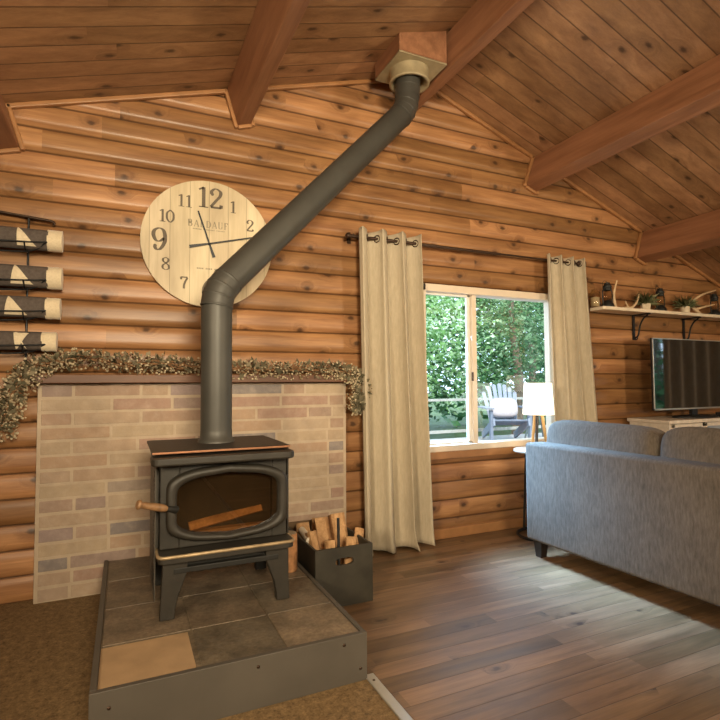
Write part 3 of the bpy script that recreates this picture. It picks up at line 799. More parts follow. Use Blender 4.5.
for i, (z, r, x1) in enumerate(zip(RZ, RR, RX1)):
    t = thing('rolled_towel', TL[i], 'towel', (-.8, 3.285, z), 'rolled towels on the wall rack')
    mb = MB(); xa, xb = -1.3, x1-.07
    def roll(x0, x1, rr, n=24, jit=0, seed=0):
        rnd = random.Random(seed); pts = []
        m = MB()
        nx = max(2, int((x1-x0)/.02))
        def fn(u, v):
            a = 2*PI*u; k = 1+.03*math.sin(3*a+seed)+jit*math.sin(5*a+9*v+seed)
            return (x0+(x1-x0)*v, 3.285+rr*k*.95*math.cos(a), z+rr*k*math.sin(a))
        m.grid(fn, n, nx)
        # spiral end cap
        for xe in (x0, x1):
            c = len(m.v)
            ringv = [fn(k/n, 0 if xe == x0 else 1) for k in range(n)]
            m.add(ringv+[(xe+(.006 if xe == x1 else -.006), 3.285, z)], [(k, (k+1)%n, n) for k in range(n)], True)
        return m
    roll(xa, xb+.005, r*.985, seed=i).build('towel_roll', M['towel'], t)
    roll(xb, x1, r*1.02, jit=.03, seed=i+4).build('cream_end', M['towelcream'], t, label='cream towel end')
    # pale triangular motifs lying on the front of the roll
    def motif(poly):
        # poly in (x, angle) ; angle 0 = facing -y, positive up
        pts = []
        for (xx, ang) in poly:
            a = math.radians(ang); pts.append((xx, 3.285-.95*(r+.0035)*math.cos(a), z+(r+.0035)*math.sin(a)))
        return pts
    def tri(xt, xbl, xbr, a0=55, a1=-50, st=8):
        # vertical strip from top apex xt to base [xbl, xbr]
        vs = []; 
        for k in range(st+1):
            t_ = k/st; ang = a0+(a1-a0)*t_
            l = xt+(xbl-xt)*t_; rgt = xt+.004+(xbr-xt)*t_
            vs += motif([(l, ang), (rgt, ang)])
        MB().add(vs, [(2*k, 2*k+1, 2*k+3, 2*k+2) for k in range(st)]).build('motif', M['towelcream'], t, label='cream woven motif')
    bx_ = [-.535, -.545, -.57, -.53][i]
    if i == 3: tri(bx_+.045, bx_-.01, bx_+.0, -50, 55)
    if i == 3: tri(bx_-.0, bx_-.012, bx_+.055, -55, 50)
    elif i == 0: tri(bx_, bx_-.0, bx_+.085); tri(bx_-.12, bx_-.16, bx_-.1, 60, 10); tri(bx_-.1, bx_-.14, bx_-.09, 5, -40)
    else: tri(bx_, bx_-.015, bx_+.085)
    tri(bx_-.3, bx_-.33, bx_-.22)

# ------------------------------------------------------------------ firewood crate and logs
cr = thing('firewood_crate', 'black wooden crate of split firewood beside the hearth', 'crate', (1.085, 2.9, 0))
KX0, KX1, KY0, KY1, KZ = .918, 1.25, 2.59, 3.20, .31
mb = MB(); s = 14
# front panel with an oval hand hole
def panel_with_hole(y0, y1, zc):
    cxh = (KX0+KX1)/2; hw, hh = .052, .019; m = MB(); N = 40
    inn = [(cxh+hw*math.copysign(abs(math.cos(a))**.6, math.cos(a)), zc+hh*math.copysign(abs(math.sin(a))**.6, math.sin(a))) for a in [2*PI*k/N for k in range(N)]]
    out = []
    hx, hz = (KX1-KX0)/2, KZ/2
    for k in range(N):
        a = 2*PI*k/N; c, s_ = math.cos(a), math.sin(a); q = max(abs(c), abs(s_))
        out.append((cxh+hx*c/q, hz+hz*s_/q))
    vs = [(x, y, z) for y in (y0, y1) for lp in (out, inn) for x, z in lp]
    fs = []
    for k in range(N):
        j = (k+1)%N
        fs += [(k, j, N+j, N+k), (2*N+k, 2*N+j, 3*N+j, 3*N+k), (N+k, N+j, 3*N+j, 3*N+k), (k, j, 2*N+j, 2*N+k)]
    return m.add(vs, fs)
panel_with_hole(KY0, KY0+.016, .235).build('front_panel', M['crate'], cr)
panel_with_hole(KY1-.016, KY1, .235).build('rear_panel', M['crate_in'], cr)
MB().bx(KX0, KX0+.014, KY0+.016, KY1-.016, 0, KZ).build('side_panel', M['crate'], cr, bevel=.002)
MB().bx(KX1-.014, KX1, KY0+.016, KY1-.016, 0, KZ).build('side_panel', M['crate'], cr, bevel=.002)
MB().bx(KX0+.014, KX1-.014, KY0+.016, KY1-.016, .005, .02).build('bottom_board', M['crate_in'], cr)
LG = [((1.0,2.68,.06), (.965,2.80,.352), .042, 'split log at the left front of the crate'),
      ((1.035,2.645,.06), (1.045,2.72,.315), .036, 'short split log against the front panel of the crate'),
      ((1.09,2.80,.05), (1.065,2.93,.385), .048, 'tall split log in the middle of the crate behind the metal bar'),
      ((1.125,2.645,.05), (1.185,2.72,.318), .04, 'split log leaning right at the front of the crate'),
      ((1.185,2.80,.05), (1.165,2.93,.40), .052, 'reddish split log standing highest at the back right of the crate'),
      ((1.19,2.70,.10), (1.265,2.80,.335), .03, 'pale split log sticking out over the right crate corner'),
      ((.99,2.92,.05), (.985,3.02,.345), .045, 'split log at the back left of the crate'),
      ((1.11,3.03,.05), (1.12,3.1,.345), .045, 'split log at the very back of the crate')]
for i, (a, b, r, lb) in enumerate(LG):
    log3('firewood_log', a, b, r, lb, 'split logs in the crate', seed=20+i)
tag(MB().tube([(1.068,2.625,.03), (1.075,2.66,.45)], .0085, 8).build('fire_poker', M['black']), 'thin black metal bar standing up between the logs in the crate', 'poker')
mb = MB().bx(.94, 1.02, 2.925, 2.99, .33, .338, Matrix.Translation((0,0,0)))
mb = MB().tube([(.945,2.76,.315), (.965,2.96,.322)], .02, 12)
tag(mb.build('paper_roll', M['paper']), 'rolled pale paper at the left side of the crate', 'paper')
lb_ = thing('round_log', 'short round bark log standing on the hearth beside the stove', 'log', (.815, 2.74, HZ-.006))
MB().lathe([(0,0),(.046,0),(.05,.01),(.051,.1),(.049,.19),(.046,.2)], (.815, 2.74, HZ-.006), 16).build('bark', plain('reddish_bark', (.36,.17,.07), .85, 0, .35, 30, .5, 50), lb_)
MB().lathe([(.046,.2),(.03,.203),(0,.203)], (.815, 2.74, HZ-.006), 16).build('cut_end', plain('weathered_cut', (.26,.2,.13), .9), lb_)

# ------------------------------------------------------------------ curtain rod and curtains
RODY, RODZ = 3.285, 2.222
cr_ = thing('curtain_rod', 'dark bronze curtain rod above the window', 'curtain rod', (2.6, RODY, RODZ))
MB().tube([(1.42, RODY, RODZ), (2.75, RODY, RODZ)], .011, 12).build('rod', M['rodm'], cr_)
MB().tube([(2.35, RODY, RODZ), (3.60, RODY, RODZ)], .0085, 12).build('inner_rod', M['rodm'], cr_)
for x in (1.41, 3.61):
    MB().sph((x, RODY, RODZ), .02, 12, 8).build('finial', M['rodm'], cr_)
for x in (1.455, 3.57):
    MB().tube([(x, 3.385, RODZ+.02), (x, RODY, RODZ+.012)], .007, 8).bx(x-.012, x+.012, 3.368, 3.384, RODZ-.03, RODZ+.05).build('bracket', M['rodm'], cr_)
def curtain(label, xs_top, xs_bot, zt, zb, n, amp, ph, ab, pool, lean=0.0, yb=0.0):
    t = thing('curtain', label, 'curtain', ((xs_top[0]+xs_top[1])/2, RODY, zb))
    nu, nv = 120, 60
    def fn(u, v):
        k = v
        w0 = xs_top[0]+(xs_bot[0]-xs_top[0])*(k**.9); w1 = xs_top[1]+(xs_bot[1]-xs_top[1])*(k**1.1)
        ang = 2*PI*n*u+ph
        a = amp*(1-.15*k)+ab*k
        x = w0+(w1-w0)*u + .012*math.sin(2*ang+1)*(1-.3*k) + .02*k*math.sin(ang*.5+2)
        y = RODY - a*math.sin(ang) - .012*k*math.sin(2.3*ang+1) + yb*k
        z = zt+(zb-zt)*v
        if v > .93 and pool:
            q = (v-.93)/.07
            y -= pool*q*q*(.6+.4*math.sin(ang*.5+.8))*min(1, u*4); 
            z += .008*q*(1+math.sin(ang+1.2))
        z = z + (.006*math.sin(ang) if v < .02 else 0)
        return (x, min(y, 3.352), z)
    mb = MB().grid(fn, nu, nv)
    mb.build('panel', M['curtain'], t, solid=.004)
    # grommets at the crossings
    for k in range(int(2*n)+1):
        u = (k*PI-ph)/(2*PI*n)
        if not 0.02 < u < .98: continue
        p = fn(u, .022); 
        # fabric tangent
        p2_ = fn(u+.006, .022); tx = Vector((p2_[0]-p[0], p2_[1]-p[1], 0)).normalized(); nn = Vector((-tx.y, tx.x, 0))
        c = Vector((p[0], RODY, RODZ))
        pts = [c + tx*.024*math.cos(2*PI*q/18) + Vector((0,0,1))*.024*math.sin(2*PI*q/18) for q in range(18)]
        MB().tube(pts, .0055, 8, closed=True).build('grommet', M['rodm'], t)
    return t
curtain('long cream curtain left of the window reaching the floor', (1.475, 1.985), (1.49, 2.06), 2.278, .006, 3.2, .055, .3, .03, .06)
curtain('cream curtain right of the window behind the sofa', (3.215, 3.70), (3.24, 3.86), 2.262, .01, 3.6, .045, .5, .02, .0)
# curtain at the right-hand window
t2 = thing('curtain', 'grey brown curtain at the right wall window, mirrored in the television', 'curtain', (XR-.1, 2.2, .02))
def fnr(u, v):
    return (XR-.12+.045*math.sin(2*PI*6*u), 1.80+.95*u, 2.02-2.0*v if v else 2.02)
MB().grid(lambda u, v: (XR-.12+.045*math.sin(2*PI*6*u), 1.80+.95*u, 2.0-1.98*v), 90, 4).build('panel', m_fabric('curtain_taupe', (.34,.29,.23), (.48,.41,.33), 40, 40, 10), t2)

# ------------------------------------------------------------------ sofa
so = thing('sofa', 'grey velvet sofa seen from behind, with two loose back cushions', 'sofa', (2.9, 1.8, 0))
X0 = 2.53; YA, YZ = .55, 2.80
def cushion(mb, c, h, e=.35, nu=28, nv=18, m=None, wob=.0, seed=0):
    def sg(v, p): return math.copysign(abs(v)**p, v)
    def fn(u, v):
        a = 2*PI*u; b = PI*(v-.5)
        x = sg(math.cos(b), e)*sg(math.cos(a), e); y = sg(math.cos(b), e)*sg(math.sin(a), e); z = sg(math.sin(b), e)
        k = 1+wob*math.sin(3*x+5*y+seed)*math.cos(4*z+2*y+seed)
        p = Vector((x*h[0]*k, y*h[1], z*h[2]*k))
        if m: p = m @ p
        return p+Vector(c)
    mb.grid(fn, nu, nv); return mb
MB().bx(X0, X0+.17, YA, YZ, .115, .772).build('back_frame', M['sofa'], so, bevel=.022, seg=4)
MB().bx(X0+.165, 3.42, YZ-.19, YZ-.002, .115, .60).build('arm', M['sofa'], so, bevel=.03, seg=4)
MB().bx(X0+.165, 3.42, YA+.002, YA+.19, .115, .60).build('arm', M['sofa'], so, bevel=.03, seg=4)
MB().bx(X0+.165, 3.40, YA+.185, YZ-.185, .115, .30).build('seat_base', M['sofa'], so, bevel=.015, seg=3)
ym = 1.96
for (ya, yb_) in ((YA+.195, ym-.005), (ym+.005, YZ-.195)):
    cushion(MB(), (3.09, (ya+yb_)/2, .385), (.335, (yb_-ya)/2, .088), .3).build('seat_cushion', M['sofa'], so, weld=True)
lean = Matrix.Rotation(math.radians(8), 4, 'Y')
cushion(MB(), (2.765, (ym+2.775)/2, .70), (.105, (2.775-ym)/2-.004, .225), .34, 40, 24, lean, .02, 1).build('back_cushion', M['sofa'], so, weld=True)
cushion(MB(), (2.775, (1.14+ym)/2, .712), (.11, (ym-1.14)/2-.004, .225), .34, 40, 24, lean, .02, 4).build('back_cushion', M['sofa'], so, weld=True)
for x, y in ((2.60, 2.735), (3.33, 2.73), (2.60, .62), (3.33, .62)):
    mb = MB(); a, b = .036, .025
    mb.add([(x-a,y-a,.12),(x+a,y-a,.12),(x+a,y+a,.12),(x-a,y+a,.12),(x-b,y-b,0),(x+b,y-b,0),(x+b,y+b,0),(x-b,y+b,0)], [(0,1,2,3),(4,5,6,7),(0,1,5,4),(1,2,6,5),(2,3,7,6),(3,0,4,7)])
    mb.build('leg', M['blackwood'], so, bevel=.003)

so.rotation_euler = (0, 0, math.radians(2.5)); so.location = (2.936, 1.817, 0)
# ------------------------------------------------------------------ side table and lamp
TX, TY, TZ = 2.955, 3.09, .665
sd = thing('side_table', 'small round side table between sofa and window', 'table', (TX, TY, 0))
MB().lathe([(0,TZ-.02),(.205,TZ-.02),(.21,TZ-.015),(.21,TZ-.004),(.206,TZ),(0,TZ)], (TX,TY,0), 40).build('table_top', plain('table_top_stone', (.55,.5,.42), .35), sd)
MB().tube([(TX+.19*math.cos(2*PI*k/36), TY+.19*math.sin(2*PI*k/36), .012) for k in range(36)], .011, 8, closed=True).build('base_ring', M['black'], sd)
MB().tube([(TX-.02, TY+.19, .012), (TX-.02, TY+.15, TZ-.02)], .009, 8).tube([(TX+.14, TY-.13, .012), (TX+.12, TY-.12, TZ-.02)], .009, 8).build('post', M['black'], sd)
def lamp(loc, label, h_leg, sc_=1, E=12):
    x, y, z = loc
    t = thing('table_lamp', label, 'lamp', loc)
    zs = z+h_leg; r1, r0, hs = .115*sc_, .101*sc_, .24*sc_
    sh_ = MB().lathe([(r1, 0), (r0, hs)], (x, y, zs), 40)
    sh_.build('lamp_shade', M['shade'], t, solid=.003)
    for k, a in enumerate((-.55, 2.0, 3.6)):
        mb = MB().tube([(x+.02*math.cos(a), y+.02*math.sin(a), zs+.05), (x+.06*sc_*math.cos(a), y+.06*sc_*math.sin(a), z)], [.013*sc_, .010*sc_], 10)
        mb.build('leg', M['lampwood'] if k != 2 else M['blackwood'], t)
    MB().lathe([(.018,.0),(.024,.03),(.015,.06)], (x, y, zs), 12).build('socket', M['brass'], t)
    MB().sph((x, y, zs+.11*sc_), .028*sc_, 12, 8).build('bulb', emit('bulb_glow', (1,.82,.6), 6), t)
    L = bpy.data.lights.new('lamp_light', 'POINT'); L.energy = E; L.color = (1,.72,.42); L.shadow_soft_size = .05
    lo = bpy.data.objects.new('lamp_light', L); COL.objects.link(lo); lo.parent = t; lo.location = (0, 0, h_leg+.14*sc_)
    return t
lamp((2.893, 3.05, TZ), 'small table lamp with white drum shade on the side table by the window', .275, 1, 5)

# ------------------------------------------------------------------ television and console
tv = thing('television', 'flat screen television on the console under the plant shelf', 'television', (4.86, 3.12, .855))
VX0, VX1, VZ0, VZ1, VY = 4.285, 5.45, .928, 1.578, 3.10
mb = MB().bx(VX0, VX1, VY+.006, VY+.026, VZ0, VZ1)
mb.build('casing', M['black'], tv, bevel=.004)
mb = MB(); b_ = .009
mb.bx(VX0, VX1, VY-.002, VY+.006, VZ0, VZ0+b_*1.6).bx(VX0, VX1, VY-.002, VY+.006, VZ1-b_, VZ1).bx(VX0, VX0+b_, VY-.002, VY+.006, VZ0, VZ1).bx(VX1-b_, VX1, VY-.002, VY+.006, VZ0, VZ1)
mb.build('bezel', M['tvframe'], tv, bevel=.001)
MB().bx(VX0+b_, VX1-b_, VY+.002, VY+.0055, VZ0+b_*1.5, VZ1-b_).build('screen', M['screen'], tv)
mb = MB().lathe([(0,.0),(.2,.0),(.205,.008),(.19,.016),(0,.018)], (0,0,0), 32)
mb.v = [(4.86+x*1.45, 3.1+y*.6, .853+z) for x, y, z in mb.v]
mb.bx(4.82, 4.9, 3.11, 3.14, .865, .94)
mb.build('stand', M['black'], tv)
co = thing('media_console', 'whitewashed media console with glass doors under the television', 'console', (5.2, 3.15, 0))
QX0, QX1, QY0, QY1, QZ = 4.24, 6.1, 2.93, 3.345, .85
MB().bx(QX0, QX1, QY0, QY1, QZ-.03, QZ).build('top', M['console'], co, bevel=.004)
mb = MB().bx(QX0+.02, QX0+.05, QY0+.02, QY1-.01, 0, QZ-.03).bx(QX1-.05, QX1-.02, QY0+.02, QY1-.01, 0, QZ-.03).bx(QX0+.05, QX1-.05, QY1-.03, QY1-.01, .05, QZ-.03).bx(QX0+.05, QX1-.05, QY0+.03, QY1-.03, .06, .09)
mb.build('carcass', M['console'], co, bevel=.002)
for k in range(4):
    xa = QX0+.05+k*.44; xb = xa+.432
    mb = MB().bx(xa, xa+.03, QY0+.01, QY0+.03, .06, QZ-.035).bx(xb-.03, xb, QY0+.01, QY0+.03, .06, QZ-.035).bx(xa, xb, QY0+.01, QY0+.03, .06, .1).bx(xa, xb, QY0+.01, QY0+.03, QZ-.065, QZ-.035).bx(xa, xb, QY0+.012, QY0+.028, .44, .46)
    d = mb.build('door', M['console'], co, bevel=.002)
    MB().bx(xa+.03, xb-.03, QY0+.019, QY0+.021, .1, QZ-.065).build('glass_pane', plain('console_glass', (.3,.33,.38), .1), d)
tag(MB().bx(5.08, 5.3, 3.0, 3.06, QZ, QZ+.045).build('set_top_box', M['black'], bevel=.004), 'small black box on the console beside the television stand', 'media box')

# ------------------------------------------------------------------ plant shelf
ws = thing('wall_shelf', 'pale wooden wall shelf with black scroll brackets above the television', 'shelf', (4.9, 3.29, 1.82))
MB().prism([(3.80,3.205,1.82),(3.815,3.19,1.82),(6.1,3.19,1.82),(6.1,3.374,1.82),(3.83,3.374,1.82),(3.80,3.34,1.82)], (0,0,.03)).build('board', M['shelfwood'], ws, bevel=.005)
for x in (4.40, 5.135, 5.85):
    mb = MB().bx(x-.012, x+.012, 3.365, 3.377, 1.58, 1.82).bx(x-.012, x+.012, 3.2, 3.377, 1.808, 1.8195)
    mb.tube(bez([(x,3.36,1.60), (x,3.33,1.615), (x,3.315,1.66), (x,3.30,1.72), (x,3.265,1.775), (x,3.22,1.805)], 8), .008, 8)
    mb.tube(bez([(x,3.36,1.60), (x,3.35,1.585), (x,3.335,1.59), (x,3.335,1.605)], 6), .006, 6)
    mb.build('bracket', M['black'], ws)
SZ = 1.8505
lantern_glass = m_glass('lantern_glass', 1.2, (.85,.8,.7))
def lantern(x, y, label):
    t = thing('lantern', label, 'lantern', (x, y, SZ), 'lanterns on the wall shelf')
    z = SZ
    MB().lathe([(0,0),(.052,0),(.056,.012),(.05,.04),(.035,.055),(.03,.07),(0,.07)], (x,y,z), 18).build('fuel_tank', M['lantern'], t)
    MB().lathe([(.03,.07),(.042,.095),(.044,.115),(.034,.145),(.028,.16)], (x,y,z), 18).build('glass_globe', lantern_glass, t)
    MB().lathe([(.032,.158),(.036,.165),(.034,.185),(.042,.19),(.03,.21),(.022,.225),(.026,.23),(0,.237)], (x,y,z), 18).build('hood', M['lantern'], t)
    mb = MB()
    for s_ in (-1, 1):
        mb.tube(bez([(x+s_*.05,y,z+.02), (x+s_*.06,y,z+.08), (x+s_*.058,y,z+.15), (x+s_*.03,y,z+.19)], 5), .006, 8)
    mb.build('side_tube', M['lantern'], t)
    MB().tube(bez([(x-.055,y,z+.16), (x-.03,y+.02,z+.235), (x,y+.025,z+.252), (x+.03,y+.02,z+.235), (x+.055,y,z+.16)], 5), .0025, 6).build('bail', M['lantern'], t)
    return t
l1 = lantern(3.962, 3.29, 'black oil lantern at the left end of the wall shelf')
dup(l1, (4.69, 3.30, SZ), 'black oil lantern between the two potted plants on the wall shelf')
dup(l1, (5.51, 3.29, SZ), 'black oil lantern right of the forked antler on the wall shelf')
def antler(label, branches):
    mb = MB()
    for pts, r0, r1 in branches:
        pp = bez(pts, 8); n = len(pp)
        mb.tube([tuple(q) for q in pp], [r0+(r1-r0)*i/(n-1) for i in range(n)], 8)
    return tag(mb.build('antler', M['antler']), label, 'antler')
antler('upright slim antler tine beside the leftmost lantern', [([(4.075,3.30,SZ+.014), (4.05,3.29,SZ+.07), (4.05,3.29,SZ+.15), (4.09,3.29,SZ+.26)], .016, .007), ([(4.07,3.30,SZ+.012), (4.12,3.31,SZ+.012), (4.16,3.33,SZ+.02)], .012, .005)])
antler('short curved antler left of the first potted plant', [([(4.19,3.30,SZ+.014), (4.27,3.29,SZ+.022), (4.33,3.28,SZ+.07), (4.37,3.28,SZ+.15)], .015, .005), ([(4.25,3.3,SZ+.016), (4.24,3.31,SZ+.05), (4.22,3.31,SZ+.085)], .009, .004)])
antler('large forked antler right of the second potted plant', [([(5.235,3.27,SZ+.014), (5.17,3.28,SZ+.06), (5.11,3.29,SZ+.095)], .018, .014), ([(5.11,3.29,SZ+.09), (5.19,3.28,SZ+.16), (5.31,3.27,SZ+.215), (5.49,3.26,SZ+.265)], .015, .006), ([(5.19,3.28,SZ+.055), (5.31,3.27,SZ+.085), (5.46,3.26,SZ+.115)], .014, .006)])
def potplant(x, y, label, seed):
    rnd = random.Random(seed); t = thing('potted_plant', label, 'plant', (x, y, SZ), 'potted plants on the wall shelf')
    MB().lathe([(0,0),(.036,0),(.038,.005),(.044,.07),(.039,.07),(.037,.058),(0,.058)], (x,y,SZ), 6 if seed == 1 else 24, False).build('pot', M['ceramic'], t)
    mb = MB()
    for i in range(150):
        a = rnd.random()*2*PI; el = rnd.uniform(-.05, 1.2); L = rnd.uniform(.1, .18)
        d = Vector((math.cos(a)*math.cos(el), math.sin(a)*math.cos(el)*.7, math.sin(el)))
        b0 = Vector((x, y, SZ+.06))+Vector((rnd.uniform(-.03,.03), rnd.uniform(-.02,.02), 0)); u = d.orthogonal().normalized()*.011
        mid = b0+d*L*.6+Vector((0,0,.012)); tip = b0+d*L
        tip.y = min(tip.y, 3.36); mid.y = min(mid.y, 3.36)
        mb.add([b0-u*.4, b0+u*.4, mid+u, mid-u, tip], [(0,1,2,3), (3,2,4)])
    mb.build('foliage', M['plant'], t)
potplant(4.46, 3.285, 'potted green plant in a cream pot nearest the middle bracket', 1)
potplant(5.025, 3.28, 'potted green plant in a cream pot left of the forked antler', 2)
jt = thing('glass_jar', 'small pale glass jar at the left end of the shelf by the curtain', 'jar', (3.83, 3.31, SZ))
MB().lathe([(0,0),(.04,0),(.045,.01),(.045,.13),(.03,.15),(.03,.165)], (3.83,3.31,SZ), 18).build('jar_body', lantern_glass, jt)
MB().lathe([(0,.01),(.036,.01),(.038,.09),(0,.1)], (3.83,3.31,SZ), 16).build('contents', plain('jar_wax', (.6,.5,.36), .5), jt)

# ------------------------------------------------------------------ lamp at the right, seen mirrored in the window
lt = thing('floor_lamp', 'floor lamp with cream drum shade near the right wall, mirrored in the window', 'lamp', (5.9, .1, 0))
MB().lathe([(0,0),(.14,0),(.14,.02),(.02,.03),(.012,.05),(.012,1.1),(0,1.1)], (5.9,.1,0), 20).build('base', M['black'], lt)
MB().lathe([(.17,1.03),(.15,1.3)], (5.9,.1,0), 32).build('lamp_shade', M['shade'], lt, solid=.003)
L = bpy.data.lights.new('lamp_light', 'POINT'); L.energy = 95; L.color = (1,.76,.48); L.shadow_soft_size = .08
lo = bpy.data.objects.new('lamp_light', L); COL.objects.link(lo); lo.parent = lt; lo.location = (0, 0, 1.2)

# ------------------------------------------------------------------ outside
GZ = .2
struct(MB().bx(-1, 16, 3.55, 7.7, GZ-.04, GZ).build('deck', M['deck'], loc=(0,0,0)), 'pale deck outside the window')
struct(MB().bx(-30, 60, 7.7, 60, -.5, -.3).build('ground', M['grass'], loc=(0,0,0)), 'green ground beyond the deck')
struct(MB().bx(6.6, 60, -30, 3.5, -.5, -.3).build('ground', M['grass'], loc=(0,0,0)), 'green ground beside the house')
rl = thing('deck_railing', 'pale wooden deck railing in front of the trees', 'railing', (6.5, 7.65, GZ))
MB().bx(-1, 15, 7.6, 7.7, .86, .90).build('top_rail', M['railpaint'], rl)
MB().bx(-1, 15, 7.63, 7.67, GZ+.1, GZ+.15).build('bottom_rail', M['railpaint'], rl)
for x in (1.2, 4.1, 7.9, 10.8): MB().bx(x, x+.09, 7.61, 7.69, GZ, .86).build('post', M['railpaint'], rl)
# adirondack chair (local frame, faces -y)
ac = thing('adirondack_chair', 'pale blue grey slatted garden chair on the deck outside', 'chair', (5.82, 6.9, GZ))
bo = Vector((5.82, 6.9, GZ))
def L3(x, y, z): return (bo.x+x, bo.y+y, bo.z+z)
for k in range(7):
    u = (k-3)/3; w = .058
    top_ = .95-.14*u*u
    mb = MB(); xb_ = u*.2; xt_ = u*.27
    mb.add([L3(xb_-w/2,.12,.30), L3(xb_+w/2,.12,.30), L3(xt_+w/2*1.15,.40,top_-.02*abs(u)), L3(xt_-w/2*1.15,.40,top_-.02*abs(u)), L3(xt_,.41,top_+.02),
            L3(xb_-w/2,.14,.30), L3(xb_+w/2,.14,.30), L3(xt_+w/2*1.15,.42,top_), L3(xt_-w/2*1.15,.42,top_)], [(0,1,2,3), (5,6,7,8), (0,3,8,5), (1,2,7,6), (3,2,4)])
    mb.build('back_slat', M['chairgrey'], ac)
for k in range(6):
    y = -.36+k*.085; z = .36-.02*k
    MB().bx(bo.x-.27, bo.x+.27, bo.y+y, bo.y+y+.072, bo.z+z, bo.z+z+.02).build('seat_slat', M['chairgrey'], ac)
for s_ in (-1, 1):
    MB().bx(bo.x+s_*.34-.06, bo.x+s_*.34+.06, bo.y-.42, bo.y+.32, bo.z+.55, bo.z+.575).build('arm', M['chairgrey'], ac)
    MB().bx(bo.x+s_*.31-.02, bo.x+s_*.31+.02, bo.y-.38, bo.y-.26, bo.z, bo.z+.55).build('leg', M['chairgrey'], ac)
    MB().beam(L3(s_*.28,-.4,.35), L3(s_*.28,.5,.05), .03, .12).build('leg', M['chairgrey'], ac)
ac.rotation_euler = (0, 0, math.radians(-26))
tag(cushion(MB(), tuple(bo+Matrix.Rotation(math.radians(-26), 3, 'Z') @ Vector((0, .10, .55))), (.235, .07, .17), .6, 24, 14, Matrix.Rotation(math.radians(-26), 4, 'Z') @ Matrix.Rotation(math.radians(-20), 4, 'X')).build('pillow', M['pillow'], weld=True), 'pale pillow propped on the garden chair outside', 'pillow')
pt = thing('patio_table', 'small teal grey patio table beside the garden chair', 'table', (6.62, 7.0, GZ))
MB().lathe([(0,.46),(.27,.46),(.27,.49),(0,.49)], (6.62,7.0,GZ), 24).build('table_top', M['tealmetal'], pt)
for k in range(3):
    a = 2*PI*k/3+.4
    MB().tube([(6.62+.1*math.cos(a), 7.0+.1*math.sin(a), GZ+.46), (6.62+.22*math.cos(a), 7.0+.22*math.sin(a), GZ)], .015, 8).build('leg', M['tealmetal'], pt)

def tree(x, y, h, rad, label, mat, seed, n=2600, leaf=.13, low=.15):
    rnd = random.Random(seed)
    t = thing('tree', label, 'tree', (x, y, -.3), 'trees beyond the deck')
    MB().tube(bez([(x,y,-.3), (x+.1,y,h*.3), (x-.05,y+.05,h*.6), (x,y,h*.9)], 4), [.14-.009*i for i in range(13)], 8).build('trunk', M['trunk'], t)
    mb = MB()
    blobs = [(Vector((x+rnd.uniform(-1,1)*rad*.75, y+rnd.uniform(-1,1)*rad*.6, h*rnd.uniform(low, .95))), rad*rnd.uniform(.3,.55)) for _ in range(26)]
    for i in range(n):
        c, r = rnd.choice(blobs)
        d = Vector((rnd.gauss(0,1), rnd.gauss(0,1), rnd.gauss(0,.7))).normalized()
        p = c+d*r*rnd.uniform(.55,1.05)
        if p.z < -.2: continue
        L = leaf*rnd.uniform(.6,1.5); ax = Vector((rnd.uniform(-1,1), rnd.uniform(-1,1), rnd.uniform(-.6,.6))).normalized(); u = ax.cross(Vector((rnd.uniform(-1,1), rnd.uniform(-1,1), rnd.uniform(-1,1)))).normalized()
        mb.add([p-ax*L*.5, p+u*L*.28, p+ax*L*.5, p-u*L*.28], [(0,1,2,3)])
    mb.build('crown', mat, t)
tree(6.1, 10.2, 4.2, 1.7, 'bright green tree seen through the left window pane', M['leaf'], 1, 6500, .095)
tree(8.6, 9.8, 4.4, 1.6, 'green tree seen behind the garden chair', M['leafdark'], 2, 6000, .09)
tree(10.6, 10.6, 4.6, 1.8, 'pale green tree at the right of the window view', M['leaf'], 3, 6000, .095, .4)
tree(7.6, 12.6, 6.2, 2.2, 'tall green tree in the middle of the window view', M['leaf'], 4, 6500, .12)
tree(4.9, 12.5, 5.5, 2.0, 'pale tree at the left edge of the window view', M['leaf'], 5, 5000, .11)
tree(12.2, 13.2, 6.5, 2.4, 'tall dark tree at the right of the window view', M['leafdark'], 6, 3400, .18)
tree(9.3, -.5, 4, 1.7, 'green tree outside the right wall, mirrored in the television', M['leafdark'], 7, 3000, .16)
def hedge():
    rnd = random.Random(50); mb = MB()
    for i in range(9000):
        p = Vector((rnd.uniform(2, 18), rnd.uniform(13.5, 15.5), rnd.uniform(-.3, 4.2)+rnd.random()*1.2)); L = .3*rnd.uniform(.6,1.4)
        ax = Vector((rnd.uniform(-1,1), rnd.uniform(-1,1), rnd.uniform(-.6,.6))).normalized(); u = ax.cross(Vector((rnd.uniform(-1,1), rnd.uniform(-1,1), rnd.uniform(-1,1)))).normalized()
        mb.add([p-ax*L*.5, p+u*L*.3, p+ax*L*.5, p-u*L*.3], [(0,1,2,3)])
    o = tag(mb.build('hedge', M['leafdark']), 'dense dark green hedge behind the trees outside', 'hedge')
    o['kind'] = 'stuff'
hedge()

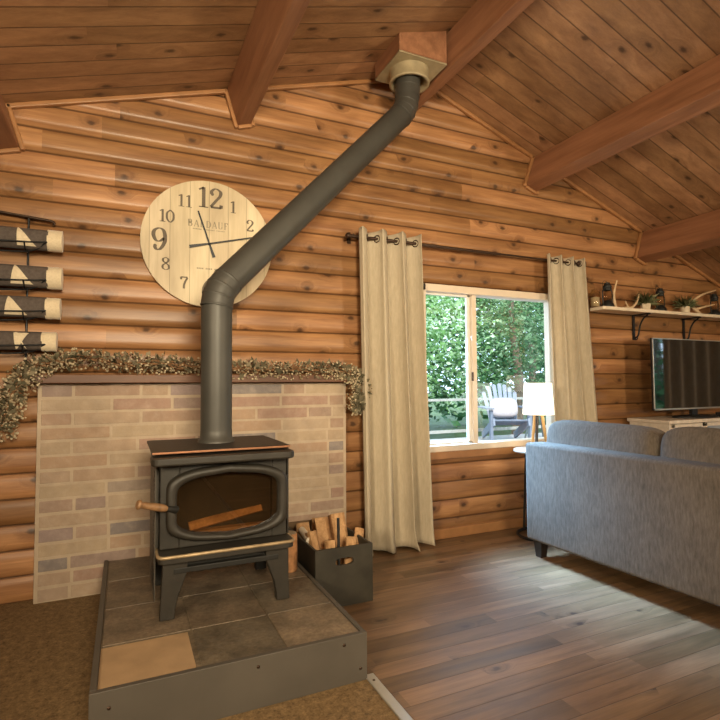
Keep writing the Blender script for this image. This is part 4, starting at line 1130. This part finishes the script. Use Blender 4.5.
# ------------------------------------------------------------------ light
w = bpy.data.worlds.new('sky'); sc.world = w; w.use_nodes = True
nt = w.node_tree; nt.nodes.clear()
bg = nt.nodes.new('ShaderNodeBackground'); ou = nt.nodes.new('ShaderNodeOutputWorld')
bg.inputs[0].default_value = (.6,.8,1.0,1); bg.inputs[1].default_value = 4.5
nt.links.new(bg.outputs[0], ou.inputs[0])
def light(kind, name, loc, rot, energy, col, **kw):
    L = bpy.data.lights.new(name, kind); L.energy = energy; L.color = col
    for k, v in kw.items(): setattr(L, k, v)
    o = bpy.data.objects.new(name, L); COL.objects.link(o); o.location = loc
    if rot is not None: o.rotation_euler = rot
    return o
def aim(loc, tgt): return (Vector(tgt)-Vector(loc)).to_track_quat('-Z', 'Y').to_euler()
light('SUN', 'sun', (0,-10,20), aim((0,0,0), (.35,.62,-.75)), 7, (1,.96,.88), angle=.02)
# area fill for the room, placed behind the camera
light('AREA', 'room_fill', (.3,-1.7,2.1), aim((.3,-1.7,2.1), (.9,3.4,2.5)), 80, (1,.84,.58), shape='DISK', size=1.0, spread=1.7)
light('AREA', 'room_fill', (-1.9,-.6,1.8), aim((-1.9,-.6,1.8), (2.5,2.0,.5)), 38, (1,.8,.53), shape='DISK', size=.6, spread=1.6)  # added warm fill for the sofa back, no fixture here
light('AREA', 'room_fill', (4.3,-1.5,1.6), aim((4.3,-1.5,1.6), (2.3,3,2.6)), 92, (1,.82,.56), shape='DISK', size=.5)
light('AREA', 'window_fill', (2.28,3.6,1.3), aim((2.28,3.6,1.3), (2.5,2.72,.4)), 40, (.3,.6,1.0), shape='RECTANGLE', size=.6, size_y=.9, spread=.85)  # added blue lamp outside the window, boosts the daylight on the sofa end

# ------------------------------------------------------------------ camera
cam = bpy.data.cameras.new('camera'); co_ = bpy.data.objects.new('camera', cam); COL.objects.link(co_)
yaw, pit, rol, fpx = .42764, .044069, -.00569, 515.92
f = Vector((math.sin(yaw)*math.cos(pit), math.cos(yaw)*math.cos(pit), math.sin(pit)))
r = Vector((math.cos(yaw), -math.sin(yaw), 0)); u = r.cross(f)
r2 = r*math.cos(rol)+u*math.sin(rol); u2 = -r*math.sin(rol)+u*math.cos(rol)
mw = Matrix(((r2.x, u2.x, -f.x, 0), (r2.y, u2.y, -f.y, 0), (r2.z, u2.z, -f.z, 1.19), (0, 0, 0, 1)))
co_.matrix_world = mw
cam.sensor_width = 36; cam.lens = 36*fpx/720; cam.clip_start = .05; cam.clip_end = 200
sc.camera = co_
sc.view_settings.view_transform = 'Standard'
sc.view_settings.look = 'None'
sc.view_settings.exposure = -0.08
sc.cycles.max_bounces = 8
sc.cycles.sample_clamp_indirect = 4
